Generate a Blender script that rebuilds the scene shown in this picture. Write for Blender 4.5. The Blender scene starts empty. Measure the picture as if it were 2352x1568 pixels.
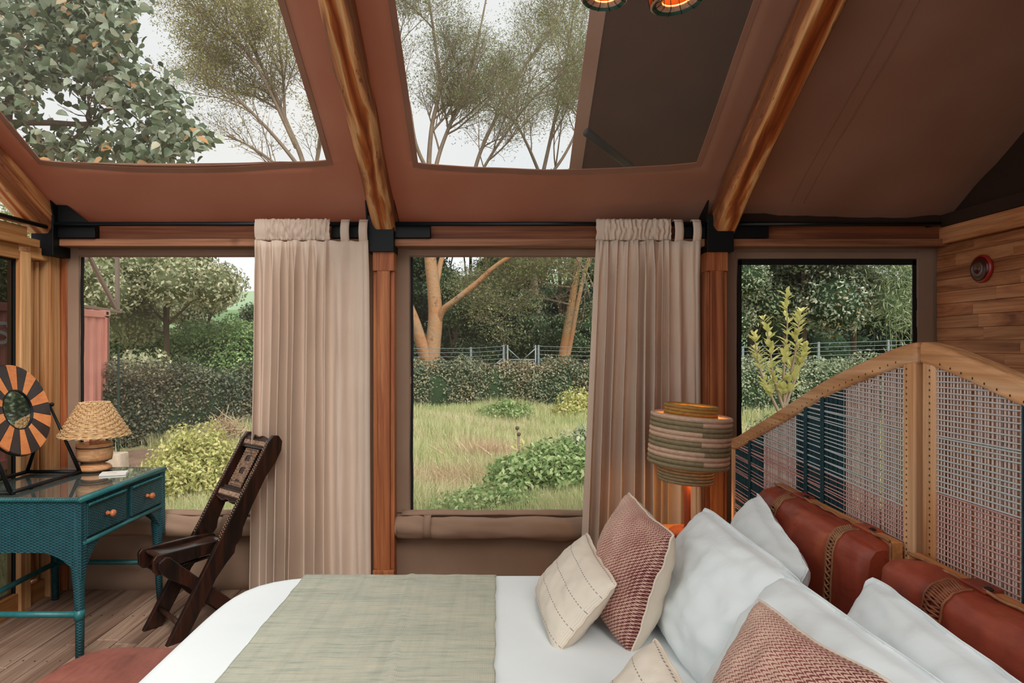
import bpy, math, random
import numpy as np
from mathutils import Vector, Matrix, noise as mnoise

random.seed(7)
SC = bpy.context.scene
COL = SC.collection
PI = math.pi

# ------------------------------------------------------------------ camera, sky, sun, exposure
FPX = 1504.0            # focal length in pixels of the 2352 wide frame
CX, CY = 1143.0, 790.0  # vanishing point of the room's depth lines
EYE = 1.5
cam_d = bpy.data.cameras.new('camera')
cam = bpy.data.objects.new('camera', cam_d)
COL.objects.link(cam)
cam.location = (0, 0, EYE)
cam.rotation_euler = (PI / 2, 0, 0)
cam_d.sensor_width = 36.0
cam_d.lens = FPX / 2352.0 * 36.0
cam_d.shift_x = (1176 - CX) / 2352.0
cam_d.shift_y = (CY - 784) / 2352.0
cam_d.clip_start = 0.05
cam_d.clip_end = 600
SC.camera = cam

world = bpy.data.worlds.new('overcast_sky')
SC.world = world
world.use_nodes = True
wn = world.node_tree
wn.nodes.clear()
w_out = wn.nodes.new('ShaderNodeOutputWorld')
w_bg = wn.nodes.new('ShaderNodeBackground')
w_bg.inputs['Strength'].default_value = 0.80
w_tc = wn.nodes.new('ShaderNodeTexCoord')
w_ns = wn.nodes.new('ShaderNodeTexNoise')
w_ns.inputs['Scale'].default_value = 2.2
w_ns.inputs['Detail'].default_value = 5
w_rp = wn.nodes.new('ShaderNodeValToRGB')
w_rp.color_ramp.elements[0].position = 0.35
w_rp.color_ramp.elements[0].color = (0.90, 0.95, 0.965, 1)
w_rp.color_ramp.elements[1].position = 0.65
w_rp.color_ramp.elements[1].color = (1.0, 0.99, 0.955, 1)
wn.links.new(w_tc.outputs['Generated'], w_ns.inputs['Vector'])
wn.links.new(w_ns.outputs['Fac'], w_rp.inputs['Fac'])
wn.links.new(w_rp.outputs['Color'], w_bg.inputs['Color'])
wn.links.new(w_bg.outputs['Background'], w_out.inputs['Surface'])

sun_d = bpy.data.lights.new('hazy_sun', 'SUN')
sun_d.energy = 2.9
sun_d.angle = math.radians(40)
sun_d.color = (1.0, 0.97, 0.93)
sun = bpy.data.objects.new('hazy_sun', sun_d)
COL.objects.link(sun)
sun.rotation_euler = Vector((-0.30, 0.62, -0.72)).to_track_quat('-Z', 'Y').to_euler()

SC.view_settings.view_transform = 'Standard'
SC.view_settings.look = 'None'
SC.view_settings.exposure = 0.53
SC.view_settings.gamma = 1.0
SC.view_settings.use_curve_mapping = False
SC.cycles.max_bounces = 7
SC.cycles.diffuse_bounces = 4
SC.cycles.glossy_bounces = 3
SC.cycles.transmission_bounces = 4
SC.cycles.transparent_max_bounces = 12
SC.cycles.caustics_reflective = False
SC.cycles.caustics_refractive = False

# ------------------------------------------------------------------ helpers
def at(u, v, y):
    """a point of the place: seen at (u, v) of the photograph, y metres in front of the eye"""
    return Vector(((u - CX) * y / FPX, y, EYE - (v - CY) * y / FPX))

def lin(h):
    h = h.lstrip('#')
    out = []
    for i in (0, 2, 4):
        c = int(h[i:i + 2], 16) / 255
        out.append(c / 12.92 if c <= 0.04045 else ((c + 0.055) / 1.055) ** 2.4)
    return (*out, 1)

WORLD = set()

def link(o, parent):
    COL.objects.link(o)
    if parent is not None:
        o.parent = parent
        if parent.name in WORLD:
            o.matrix_parent_inverse = Matrix.Translation(-parent.location)
    return o

def tag(o, label=None, cat=None, group=None, kind=None):
    if label: o['label'] = label
    if cat: o['category'] = cat
    if group: o['group'] = group
    if kind: o['kind'] = kind
    return o

def thing(name, label, cat, loc, group=None, world=True, rot=None):
    o = bpy.data.objects.new(name, None)
    COL.objects.link(o)
    o.empty_display_size = 0.1
    o.location = loc
    if rot is not None: o.rotation_euler = rot
    tag(o, label, cat, group)
    if world: WORLD.add(o.name)
    return o

def np_obj(name, V, F, mat, parent=None, smooth=False):
    V = np.asarray(V, dtype=np.float32); F = np.asarray(F, dtype=np.int32)
    me = bpy.data.meshes.new(name)
    n, k = F.shape
    me.vertices.add(len(V)); me.vertices.foreach_set('co', V.ravel())
    me.loops.add(n * k); me.loops.foreach_set('vertex_index', F.ravel())
    me.polygons.add(n)
    me.polygons.foreach_set('loop_start', np.arange(0, n * k, k, dtype=np.int32))
    if smooth: me.polygons.foreach_set('use_smooth', np.ones(n, dtype=bool))
    me.update(calc_edges=True)
    me.materials.append(mat)
    return link(bpy.data.objects.new(name, me), parent)

class MB:
    def __init__(self): self.v = []; self.f = []; self.m = []; self.cur = 0
    def add(self, vs, fs):
        o = len(self.v)
        self.v += [tuple(p) for p in vs]
        for f in fs:
            self.f.append(tuple(i + o for i in f)); self.m.append(self.cur)
        return self
    def box(self, x0, x1, y0, y1, z0, z1):
        vs = [(x, y, z) for x in (x0, x1) for y in (y0, y1) for z in (z0, z1)]
        return self.add(vs, [(0, 1, 3, 2), (4, 6, 7, 5), (0, 4, 5, 1), (2, 3, 7, 6), (0, 2, 6, 4), (1, 5, 7, 3)])
    def bar(self, a, b, w, h, up=(0, 0, 1)):
        """a rectangular bar from a to b, w wide and h tall"""
        a = Vector(a); b = Vector(b); d = (b - a).normalized(); up = Vector(up)
        s = d.cross(up)
        if s.length < 1e-4: s = d.cross(Vector((1, 0, 0)))
        s.normalize(); u = s.cross(d)
        vs = [p + s * i * w / 2 + u * j * h / 2 for p in (a, b) for (i, j) in ((-1, -1), (1, -1), (1, 1), (-1, 1))]
        return self.add(vs, [(0, 1, 2, 3), (7, 6, 5, 4), (0, 4, 5, 1), (1, 5, 6, 2), (2, 6, 7, 3), (3, 7, 4, 0)])
    def tube(self, pts, r, seg=8, closed=False, caps=True):
        pts = [Vector(p) for p in pts]; n = len(pts)
        rs = list(r) if hasattr(r, '__len__') else [r] * n
        ref = None; rings = []
        for i in range(n):
            if closed: d = pts[(i + 1) % n] - pts[i - 1]
            else: d = pts[min(i + 1, n - 1)] - pts[max(i - 1, 0)]
            if d.length < 1e-9: d = Vector((0, 0, 1))
            d.normalize()
            if ref is None:
                ref = d.cross(Vector((0, 0, 1)))
                if ref.length < 1e-3: ref = d.cross(Vector((1, 0, 0)))
            ref = ref - d * ref.dot(d)
            if ref.length < 1e-6: ref = d.orthogonal()
            ref.normalize(); b = d.cross(ref)
            rings.append([pts[i] + (ref * math.cos(2 * PI * k / seg) + b * math.sin(2 * PI * k / seg)) * rs[i] for k in range(seg)])
        vs = [p for ring in rings for p in ring]; fs = []
        for i in range(n if closed else n - 1):
            j = (i + 1) % n
            for k in range(seg):
                l = (k + 1) % seg
                fs.append((i * seg + k, i * seg + l, j * seg + l, j * seg + k))
        if not closed and caps:
            fs.append(tuple(range(seg - 1, -1, -1))); fs.append(tuple((n - 1) * seg + k for k in range(seg)))
        return self.add(vs, fs)
    def lathe(self, prof, c=(0, 0, 0), seg=32, tilt=None):
        c = Vector(c); vs = []; fs = []; n = len(prof)
        for (r, z) in prof:
            for k in range(seg):
                p = Vector((r * math.cos(2 * PI * k / seg), r * math.sin(2 * PI * k / seg), z))
                if tilt is not None: p = tilt @ p
                vs.append(p + c)
        for i in range(n - 1):
            for k in range(seg):
                l = (k + 1) % seg
                fs.append((i * seg + k, i * seg + l, (i + 1) * seg + l, (i + 1) * seg + k))
        return self.add(vs, fs)
    def grid(self, fn, nu, nv, wrap=False):
        vs = [fn(i / nu, j / nv) for j in range(nv + 1) for i in range(nu + (0 if wrap else 1))]
        w = nu if wrap else nu + 1; fs = []
        for j in range(nv):
            for i in range(nu):
                k = (i + 1) % w
                fs.append((j * w + i, j * w + k, (j + 1) * w + k, (j + 1) * w + i))
        return self.add(vs, fs)
    def prism(self, poly, vec):
        """a polygon in space extruded along vec"""
        n = len(poly); vec = Vector(vec)
        vs = [Vector(p) for p in poly] + [Vector(p) + vec for p in poly]
        fs = [tuple(range(n - 1, -1, -1)), tuple(range(n, 2 * n))]
        fs += [(i, (i + 1) % n, n + (i + 1) % n, n + i) for i in range(n)]
        return self.add(vs, fs)
    def strip(self, A, B, vec):
        """a band between two polylines extruded along vec"""
        n = len(A); vec = Vector(vec); A = [Vector(p) for p in A]; B = [Vector(p) for p in B]
        vs = A + B + [p + vec for p in A] + [p + vec for p in B]; fs = []
        for i in range(n - 1):
            fs += [(i, i + 1, n + i + 1, n + i), (2 * n + i, 3 * n + i, 3 * n + i + 1, 2 * n + i + 1),
                   (i, 2 * n + i, 2 * n + i + 1, i + 1), (n + i, n + i + 1, 3 * n + i + 1, 3 * n + i)]
        fs += [(0, n, 3 * n, 2 * n), (n - 1, 3 * n - 1, 4 * n - 1, 2 * n - 1)]
        return self.add(vs, fs)
    def ball(self, c, r, seg=10, sq=(1, 1, 1)):
        c = Vector(c)
        return self.grid(lambda s, t: c + Vector((r * sq[0] * math.sin(PI * t) * math.cos(2 * PI * s), r * sq[1] * math.sin(PI * t) * math.sin(2 * PI * s), -r * sq[2] * math.cos(PI * t))), seg, max(4, seg // 2), wrap=True)
    def build(self, name, mats, parent=None, smooth=False, bevel=0, thick=0, sub=0, seg=2, fix=True):
        me = bpy.data.meshes.new(name)
        me.from_pydata(self.v, [], self.f)
        mats = mats if isinstance(mats, (list, tuple)) else [mats]
        for m in mats: me.materials.append(m)
        if len(mats) > 1: me.polygons.foreach_set('material_index', self.m)
        if smooth: me.polygons.foreach_set('use_smooth', [True] * len(me.polygons))
        if fix:
            import bmesh
            bm = bmesh.new(); bm.from_mesh(me)
            bmesh.ops.recalc_face_normals(bm, faces=bm.faces)
            bm.to_mesh(me); bm.free()
        me.update()
        o = link(bpy.data.objects.new(name, me), parent)
        if thick:
            m = o.modifiers.new('solid', 'SOLIDIFY'); m.thickness = thick; m.offset = 0
        if bevel:
            m = o.modifiers.new('bevel', 'BEVEL'); m.width = bevel; m.segments = seg; m.limit_method = 'ANGLE'; m.angle_limit = 0.7
        if sub:
            m = o.modifiers.new('sub', 'SUBSURF'); m.levels = sub; m.render_levels = sub
        return o

def fbm(x, y, z=0.0, o=3):
    return mnoise.fractal(Vector((x, y, z)), 1.0, 2.0, o)

def spline(pts, n):
    """Catmull-Rom through pts, n samples a span"""
    P = [np.array(p, dtype=float) for p in pts]
    P = [2 * P[0] - P[1]] + P + [2 * P[-1] - P[-2]]
    out = []
    for i in range(1, len(P) - 2):
        for k in range(n):
            t = k / n
            out.append(0.5 * ((2 * P[i]) + (P[i + 1] - P[i - 1]) * t + (2 * P[i - 1] - 5 * P[i] + 4 * P[i + 1] - P[i + 2]) * t * t + (3 * P[i] - P[i - 1] - 3 * P[i + 1] + P[i + 2]) * t ** 3))
    out.append(P[-2])
    return out

# ------------------------------------------------------------------ materials
class NT:
    def __init__(self, name):
        self.mat = bpy.data.materials.new(name); self.mat.use_nodes = True
        self.t = self.mat.node_tree; self.t.nodes.clear()
        self.out = self.n('ShaderNodeOutputMaterial')
    def n(self, kind, **kw):
        nd = self.t.nodes.new(kind)
        for k, v in kw.items():
            if k in nd.inputs: self.set(nd.inputs[k], v)
            else: setattr(nd, k, v)
        return nd
    def set(self, sock, v):
        if isinstance(v, bpy.types.NodeSocket): self.t.links.new(v, sock)
        else: sock.default_value = v
    def math(self, op, a, b=0.0, c=None):
        nd = self.t.nodes.new('ShaderNodeMath'); nd.operation = op
        self.set(nd.inputs[0], a); self.set(nd.inputs[1], b)
        if c is not None: self.set(nd.inputs[2], c)
        return nd.outputs[0]
    def coords(self, scale=(1, 1, 1), rnd=False, space='Object', rot=(0, 0, 0)):
        tc = self.n('ShaderNodeTexCoord').outputs[space]
        if rnd:
            oi = self.n('ShaderNodeObjectInfo')
            m = self.math('MULTIPLY', oi.outputs['Random'], 37.0)
            cx = self.n('ShaderNodeCombineXYZ', X=m, Y=m, Z=m)
            ad = self.n('ShaderNodeVectorMath', operation='ADD')
            self.t.links.new(tc, ad.inputs[0]); self.t.links.new(cx.outputs[0], ad.inputs[1])
            tc = ad.outputs[0]
        mp = self.n('ShaderNodeMapping'); self.t.links.new(tc, mp.inputs['Vector'])
        mp.inputs['Scale'].default_value = scale; mp.inputs['Rotation'].default_value = rot
        return mp.outputs[0]
    def noise(self, vec, scale=5, detail=4, rough=0.55, dist=0.0):
        nd = self.n('ShaderNodeTexNoise')
        self.t.links.new(vec, nd.inputs['Vector'])
        nd.inputs['Scale'].default_value = scale; nd.inputs['Detail'].default_value = detail
        nd.inputs['Roughness'].default_value = rough; nd.inputs['Distortion'].default_value = dist
        return nd.outputs['Fac']
    def ramp(self, fac, stops):
        nd = self.n('ShaderNodeValToRGB'); self.set(nd.inputs['Fac'], fac)
        e = nd.color_ramp.elements
        while len(e) < len(stops): e.new(0.5)
        for el, (p, c) in zip(e, stops):
            el.position = p; el.color = lin(c) if isinstance(c, str) else c
        return nd.outputs['Color']
    def mix(self, fac, a, b, blend='MIX'):
        nd = self.n('ShaderNodeMix', data_type='RGBA', blend_type=blend)
        self.set(nd.inputs['Factor'], fac); self.set(nd.inputs['A'], a) if False else None
        ia = [s for s in nd.inputs if s.name == 'A' and s.type == 'RGBA'][0]
        ib = [s for s in nd.inputs if s.name == 'B' and s.type == 'RGBA'][0]
        self.set(ia, lin(a) if isinstance(a, str) else a); self.set(ib, lin(b) if isinstance(b, str) else b)
        return [s for s in nd.outputs if s.type == 'RGBA'][0]
    def bump(self, h, strength=0.3, dist=0.01):
        nd = self.n('ShaderNodeBump', Strength=strength, Distance=dist); self.set(nd.inputs['Height'], h)
        return nd.outputs['Normal']
    def bsdf(self, color, rough=0.7, normal=None, metal=0.0, spec=0.4, **kw):
        nd = self.n('ShaderNodeBsdfPrincipled')
        self.set(nd.inputs['Base Color'], lin(color) if isinstance(color, str) else color)
        self.set(nd.inputs['Roughness'], rough); nd.inputs['Metallic'].default_value = metal
        nd.inputs['Specular IOR Level'].default_value = spec
        if normal is not None: self.t.links.new(normal, nd.inputs['Normal'])
        for k, v in kw.items(): self.set(nd.inputs[k], v)
        return nd.outputs[0]
    def done(self, sh):
        self.t.links.new(sh, self.out.inputs['Surface']); return self.mat

def m_flat(name, c, rough=0.6, metal=0.0, spec=0.4, c2=None, scale=6, bump=0.0, bscale=60):
    t = NT(name); v = t.coords(rnd=True)
    col = lin(c)
    if c2: col = t.ramp(t.noise(v, scale, 4), [(0.3, c), (0.7, c2)])
    nm = t.bump(t.noise(v, bscale, 3), bump) if bump else None
    return t.done(t.bsdf(col, rough, nm, metal, spec))

def m_wood(name, cs, axis='Y', rough=0.55, ring=5.0, stretch=0.09, spec=0.35, rnd=True, var=0.35, bump=0.15, knots=0.0):
    t = NT(name)
    sc = [1.0, 1.0, 1.0]; sc['XYZ'.index(axis)] = stretch
    v = t.coords(tuple(sc), rnd=rnd)
    a = t.noise(v, ring, 5, 0.6, 1.6)
    col = t.ramp(a, [(0.28, cs[0]), (0.46, cs[1]), (0.60, cs[2]), (0.74, cs[1])])
    sc2 = [1.0, 1.0, 1.0]; sc2['XYZ'.index(axis)] = 0.02
    v2 = t.coords(tuple(sc2), rnd=rnd)
    b = t.noise(v2, 90, 3)
    col = t.mix(0.45, col, t.ramp(b, [(0.25, '#404040'), (0.75, '#ffffff')]), 'MULTIPLY')
    if knots:
        v3 = t.coords((1, 1, 1), rnd=rnd)
        vo = t.n('ShaderNodeTexVoronoi'); t.t.links.new(v3, vo.inputs['Vector']); vo.inputs['Scale'].default_value = knots
        k = t.ramp(vo.outputs['Distance'], [(0.03, '#ffffff'), (0.12, '#000000')])
        kb = t.n('ShaderNodeRGBToBW'); t.t.links.new(k, kb.inputs[0])
        col = t.mix(t.math('MULTIPLY', kb.outputs[0], 0.75), col, cs[0])
    if rnd and var:
        oi = t.n('ShaderNodeObjectInfo')
        hv = t.n('ShaderNodeHueSaturation')
        t.set(hv.inputs['Value'], t.math('MULTIPLY_ADD', oi.outputs['Random'], var, 1 - var / 2))
        t.t.links.new(col, hv.inputs['Color']); col = hv.outputs[0]
    return t.done(t.bsdf(col, rough, t.bump(b, bump, 0.004), 0, spec))

def m_cloth(name, c, c2=None, rough=0.9, trans=0.0, weave=0.0, wscale=400, big=2.5, tc=None, bump=0.0, bs=4):
    t = NT(name); v = t.coords()
    col = t.ramp(t.noise(v, big, 4), [(0.3, c), (0.7, c2 or c)])
    h = t.noise(v, bs, 4)
    nm = t.bump(h, bump, 0.03) if bump else None
    if weave:
        w = t.noise(t.coords((1, 1, 1)), wscale, 1)
        nm = t.bump(w, weave, 0.002) if nm is None else nm
    sh = t.bsdf(col, rough, nm, 0, 0.15)
    if trans:
        tr = t.n('ShaderNodeBsdfTranslucent')
        t.set(tr.inputs['Color'], lin(tc) if tc else col)
        mx = t.n('ShaderNodeMixShader'); mx.inputs[0].default_value = trans
        t.t.links.new(sh, mx.inputs[1]); t.t.links.new(tr.outputs[0], mx.inputs[2]); sh = mx.outputs[0]
    return t.done(sh)

def m_leaf(name, stops, rough=0.5, trans=0.3, patch=None, spec=0.3):
    """leaves: every leaf its own colour along the ramp, some light passing through"""
    t = NT(name)
    g = t.n('ShaderNodeNewGeometry')
    col = t.ramp(g.outputs['Random Per Island'], stops)
    if patch:
        pn = t.noise(t.coords(), patch[0], 3)
        col = t.mix(t.ramp(pn, [(0.42, '#000000'), (0.62, '#ffffff')]), col, t.ramp(g.outputs['Random Per Island'], patch[1]))
    sh = t.bsdf(col, rough, None, 0, spec)
    tr = t.n('ShaderNodeBsdfTranslucent'); t.set(tr.inputs['Color'], col)
    mx = t.n('ShaderNodeMixShader'); mx.inputs[0].default_value = trans
    t.t.links.new(sh, mx.inputs[1]); t.t.links.new(tr.outputs[0], mx.inputs[2])
    return t.done(mx.outputs[0])

def m_screen(name, fac, c):
    t = NT(name)
    tr = t.n('ShaderNodeBsdfTransparent'); df = t.n('ShaderNodeBsdfDiffuse'); df.inputs['Color'].default_value = lin(c)
    mx = t.n('ShaderNodeMixShader'); mx.inputs[0].default_value = fac
    t.t.links.new(tr.outputs[0], mx.inputs[1]); t.t.links.new(df.outputs[0], mx.inputs[2])
    return t.done(mx.outputs[0])

MAT = {}
MAT['canvas_roof'] = m_cloth('canvas_roof', '#c0957e', '#b38770', trans=0.42, weave=0.25, wscale=500, tc='#c08468', bump=0.35, bs=2.2)
MAT['canvas_hem'] = m_cloth('canvas_hem', '#a57a64', '#987058', weave=0.25, trans=0.2, tc='#a87058')
MAT['canvas_wall'] = m_cloth('canvas_wall', '#9c806c', '#8e7360', weave=0.25, wscale=500, trans=0.04)
MAT['canvas_fly'] = m_cloth('canvas_fly', '#623e2e', '#553527', weave=0.2, trans=0.05)
MAT['shaded_gable'] = m_cloth('shaded_gable', '#3e2c23', '#35261e')  # gable canvas darkened: the shade under the roof is in its colour
MAT['fly_hem'] = m_cloth('fly_hem', '#c8a390', '#b8917e')
MAT['screen_roof'] = m_screen('roof_insect_screen', 0.25, '#98938a')
MAT['screen'] = m_screen('insect_screen', 0.10, '#8a8478')
MAT['screen_dark'] = m_screen('insect_screen_dark', 0.90, '#141110')
def m_rafter():
    """a peeled pole: red heartwood showing along the middle, pale sapwood, rough bark lines at the edges"""
    t = NT('rafter_wood')
    v = t.coords((1, 0.16, 1), rnd=True); o = t.n('ShaderNodeTexCoord').outputs['Object']
    sp = t.n('ShaderNodeSeparateXYZ'); t.t.links.new(o, sp.inputs[0])
    n = t.noise(v, 7.5, 4, 0.5, 1.2); n2 = t.noise(t.coords((1, 0.35, 1), rnd=True), 3.2, 2)
    d = t.math('ABSOLUTE', t.math('ADD', t.math('MULTIPLY', sp.outputs['X'], 13.0), t.math('MULTIPLY', t.math('SUBTRACT', n, 0.5), 1.9)))
    d = t.math('ADD', d, t.math('MULTIPLY', t.math('SUBTRACT', n2, 0.5), 0.9))
    col = t.ramp(d, [(0.0, '#7c3412'), (0.18, '#a85422'), (0.34, '#cc7c42'), (0.42, '#e6b47c'), (0.62, '#dc9e66'), (0.80, '#b87448'), (0.97, '#8c5434')])
    f = t.noise(t.coords((1, 0.03, 1), rnd=True), 120, 3, 0.6)
    col = t.mix(0.45, col, t.ramp(f, [(0.3, '#5a4a40'), (0.7, '#ffffff')]), 'MULTIPLY')
    r = t.noise(t.coords((1, 0.25, 1), rnd=True), 45, 5, 0.75)
    rough = t.math('MULTIPLY', t.math('GREATER_THAN', r, 0.60), t.math('GREATER_THAN', d, 0.55))
    col = t.mix(t.math('MULTIPLY', rough, 0.6), col, '#45261a')
    vo = t.n('ShaderNodeTexVoronoi', Scale=2.6); t.t.links.new(t.coords((1, 0.6, 1), rnd=True), vo.inputs['Vector'])
    k = t.math('LESS_THAN', vo.outputs['Distance'], 0.085)
    col = t.mix(t.math('MULTIPLY', k, 0.7), col, '#6a2c12')
    return t.done(t.bsdf(col, 0.5, t.bump(t.math('ADD', f, r), 0.25, 0.004), 0, 0.35))
MAT['rafter'] = m_rafter()
MAT['post'] = m_wood('post_wood', ['#6c341c', '#a65c34', '#c27a4a'], 'Z', ring=8, stretch=0.06, var=0.2)
MAT['beam'] = m_wood('beam_wood', ['#5a2e1c', '#8a4d30', '#a4643e'], 'X', ring=8, stretch=0.06, var=0.2, knots=3)
MAT['beam_pale'] = m_wood('pale_beam_wood', ['#6e4028', '#a06a4a', '#b98260'], 'X', ring=8, stretch=0.06, var=0.2, knots=3)
MAT['door_wood'] = m_wood('door_wood', ['#96562c', '#c88c58', '#deaa76'], 'Z', ring=8, stretch=0.06, var=0.3)
MAT['door_rail'] = m_wood('door_rail_wood', ['#96562c', '#c4864e', '#d89e68'], 'Y', ring=8, stretch=0.06, var=0.3)
MAT['wall_plank'] = m_wood('wall_plank_wood', ['#80462a', '#b9764c', '#cf9064'], 'Y', ring=9, stretch=0.1, var=0.45)
MAT['floor_plank'] = m_wood('floor_plank_wood', ['#5f4638', '#8e6f5c', '#a78a75'], 'Y', ring=8, stretch=0.05, var=0.35, rough=0.7)
MAT['steel'] = m_flat('black_steel', '#06080a', 0.5, 0.0, 0.25)
MAT['black_rod'] = m_flat('black_rod', '#10191c', 0.35, 0.2)
MAT['zip'] = m_flat('black_zip', '#0c0b0b', 0.8)
MAT['curtain'] = m_cloth('curtain_linen', '#f0ddca', '#e6d2be', trans=0.28, weave=0.3, wscale=350, tc='#e0b596')
MAT['white'] = m_cloth('white_cotton', '#dfe4e4', '#d9dfe0', bump=0.08, bs=7)
MAT['pillow'] = m_cloth('pillow_cotton', '#e4eaeb', '#dee5e7', bump=0.30, bs=6)
def m_runner():
    t = NT('runner_weave')
    a = t.noise(t.coords((0.07, 1, 1)), 110, 4, 0.65)
    b = t.noise(t.coords((0.25, 1, 1)), 14, 3)
    c = t.noise(t.coords((1, 0.05, 1)), 40, 2)
    col = t.ramp(a, [(0.30, '#a0a79d'), (0.45, '#b9bcb0'), (0.60, '#c6c3b2'), (0.75, '#aab3ae')])
    col = t.mix(0.6, col, t.ramp(b, [(0.3, '#cfd2cb'), (0.7, '#f4efe2')]), 'MULTIPLY')
    col = t.mix(0.15, col, t.ramp(c, [(0.3, '#9fa79f'), (0.6, '#ffffff')]), 'MULTIPLY')
    w = t.n('ShaderNodeTexWave', Scale=55.0, Distortion=1.0); t.t.links.new(t.coords((1, 1.2, 1)), w.inputs['Vector'])
    return t.done(t.bsdf(col, 0.9, t.bump(t.math('ADD', w.outputs['Fac'], a), 0.35, 0.003), 0, 0.15))
MAT['runner'] = m_runner()
def m_leather(name, cs, rough=0.42):
    t = NT(name); v = t.coords(rnd=True)
    a = t.noise(v, 4.5, 6, 0.62, 0.6)
    col = t.ramp(a, [(0.25, cs[0]), (0.45, cs[1]), (0.6, cs[2]), (0.78, cs[3])])
    s = t.noise(t.coords((3, 0.6, 3), rnd=True), 22, 5, 0.7)
    col = t.mix(0.35, col, t.ramp(s, [(0.45, '#ffffff'), (0.75, '#8a5a48')]), 'MULTIPLY')
    h = t.noise(v, 160, 3)
    return t.done(t.bsdf(col, t.math('MULTIPLY_ADD', a, 0.25, rough - 0.1), t.bump(t.math('ADD', h, t.math('MULTIPLY', t.noise(v, 7, 3), 1.5)), 0.10, 0.004), 0, 0.45))
MAT['leather'] = m_leather('cognac_leather', ['#4c1c12', '#873420', '#964028', '#b0603c'])
MAT['leather_bench'] = m_leather('worn_red_leather', ['#66352a', '#7c4438', '#884f42', '#9a6252'], 0.5)
MAT['lacing'] = m_flat('leather_lacing', '#8a5030', 0.5, c2='#6a3420', scale=30)
MAT['lacing_pale'] = m_flat('pale_leather_lacing', '#a2724e', 0.55, c2='#7a4e34', scale=30)
def m_wicker(name, c1, c2, stake_axis='X', k=1.0):
    """fine basket weave: round strands over upright stakes"""
    t = NT(name)
    tc = t.n('ShaderNodeTexCoord').outputs['Object']
    sp = t.n('ShaderNodeSeparateXYZ'); t.t.links.new(tc, sp.inputs[0])
    h = sp.outputs[stake_axis]
    row = t.math('MULTIPLY', sp.outputs['Z'], 150.0 * k)
    odd = t.math('MULTIPLY', t.math('FLOOR', row), PI)
    st = t.math('SINE', t.math('ADD', t.math('MULTIPLY', h, 2 * PI * 33 * k), odd))
    rr = t.math('ABSOLUTE', t.math('SINE', t.math('MULTIPLY', row, PI)))
    hgt = t.math('MULTIPLY', rr, t.math('MULTIPLY_ADD', st, 0.5, 0.6))
    n = t.noise(t.coords(), 30, 3)
    col = t.mix(hgt, c1, c2)
    col = t.mix(0.4, col, t.ramp(n, [(0.3, '#8f9a9a'), (0.7, '#ffffff')]), 'MULTIPLY')
    return t.done(t.bsdf(col, 0.5, t.bump(hgt, 0.8, 0.006), 0, 0.4))
MAT['wicker_x'] = m_wicker('teal_wicker_end', '#09303a', '#246c74', 'X')
MAT['wicker_y'] = m_wicker('teal_wicker_front', '#09303a', '#246c74', 'Y')
MAT['teal'] = m_flat('teal_paint', '#1d5355', 0.4, c2='#266668', scale=20, bump=0.1)
MAT['glass'] = None
t = NT('desk_glass')
MAT['glass'] = t.done(t.bsdf('#56605c', 0.03, None, 0, 1.0, **{'Coat Weight': 1.0, 'Coat Roughness': 0.02, 'Coat IOR': 1.9}))
MAT['knob'] = m_flat('turned_knob_wood', '#c0714a', 0.35, c2='#a85a38', scale=40)
MAT['chair'] = m_wood('dark_chair_wood', ['#0d0806', '#1d110d', '#361a10'], 'Z', rough=0.32, ring=8, stretch=0.15, var=0.1, spec=0.5)
MAT['seat'] = m_wood('worn_seat_wood', ['#1d120e', '#3a261d', '#4a3022'], 'X', rough=0.3, ring=8, stretch=0.2, var=0.1, spec=0.5)
MAT['inlay'] = m_flat('pale_inlay', '#c2a489', 0.5, c2='#7a5540', scale=60)
MAT['carve'] = m_flat('carved_brown', '#5a3a28', 0.4, c2='#3a2318', scale=50)
MAT['oak'] = m_wood('headboard_wood', ['#a0663c', '#cc9262', '#dcab80'], 'Z', ring=7, stretch=0.08, var=0.15, knots=0)
MAT['oak_y'] = m_wood('headboard_rail_wood', ['#a0663c', '#cc9262', '#dcab80'], 'Y', ring=7, stretch=0.08, var=0.15)
MAT['hole'] = m_flat('peg_hole', '#1c0f08', 0.9)
MAT['cord_pale'] = m_flat('pale_cord', '#c3bfba', 0.8, c2='#b4b2b4', scale=30)
MAT['cord_mint'] = m_flat('mint_cord', '#aeb7b6', 0.8, c2='#bcc2c2', scale=30)
MAT['cord_rose'] = m_flat('rose_cord', '#b98078', 0.8, c2='#c79a90', scale=30)
MAT['cord_beige'] = m_flat('beige_cord', '#d4bcb0', 0.8, c2='#c2a89e', scale=30)
MAT['cord_teal'] = m_flat('teal_cord', '#163f45', 0.7, c2='#0e2a30', scale=30)
MAT['rattan'] = m_flat('rattan', '#dcb98c', 0.6, c2='#bd9464', scale=45)
MAT['lamp_wood'] = m_wood('turned_lamp_wood', ['#a8693f', '#c78a5a', '#d6a274'], 'X', ring=7, stretch=0.2, var=0.1)
MAT['lamp_dark'] = m_flat('burnt_band', '#2e1a10', 0.5)
MAT['coil_sage'] = m_flat('sage_grass_coil', '#a09070', 0.8, c2='#8c7e5e', scale=40, bump=0.5, bscale=220)
MAT['coil_pink'] = m_flat('blush_grass_coil', '#e2bfa4', 0.8, c2='#d4ae94', scale=40, bump=0.5, bscale=220)
MAT['coil_gold'] = m_flat('gold_grass_coil', '#b8924e', 0.75, c2='#a07c40', scale=40, bump=0.5, bscale=220)
MAT['redwood'] = m_wood('red_lamp_wood', ['#6a2a18', '#8f4428', '#a85634'], 'Z', ring=8, stretch=0.1, var=0.1)
MAT['table'] = m_wood('bedside_wood', ['#8f4e28', '#b8703e', '#cc8850'], 'Y', ring=8, stretch=0.1, var=0.1)
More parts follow.
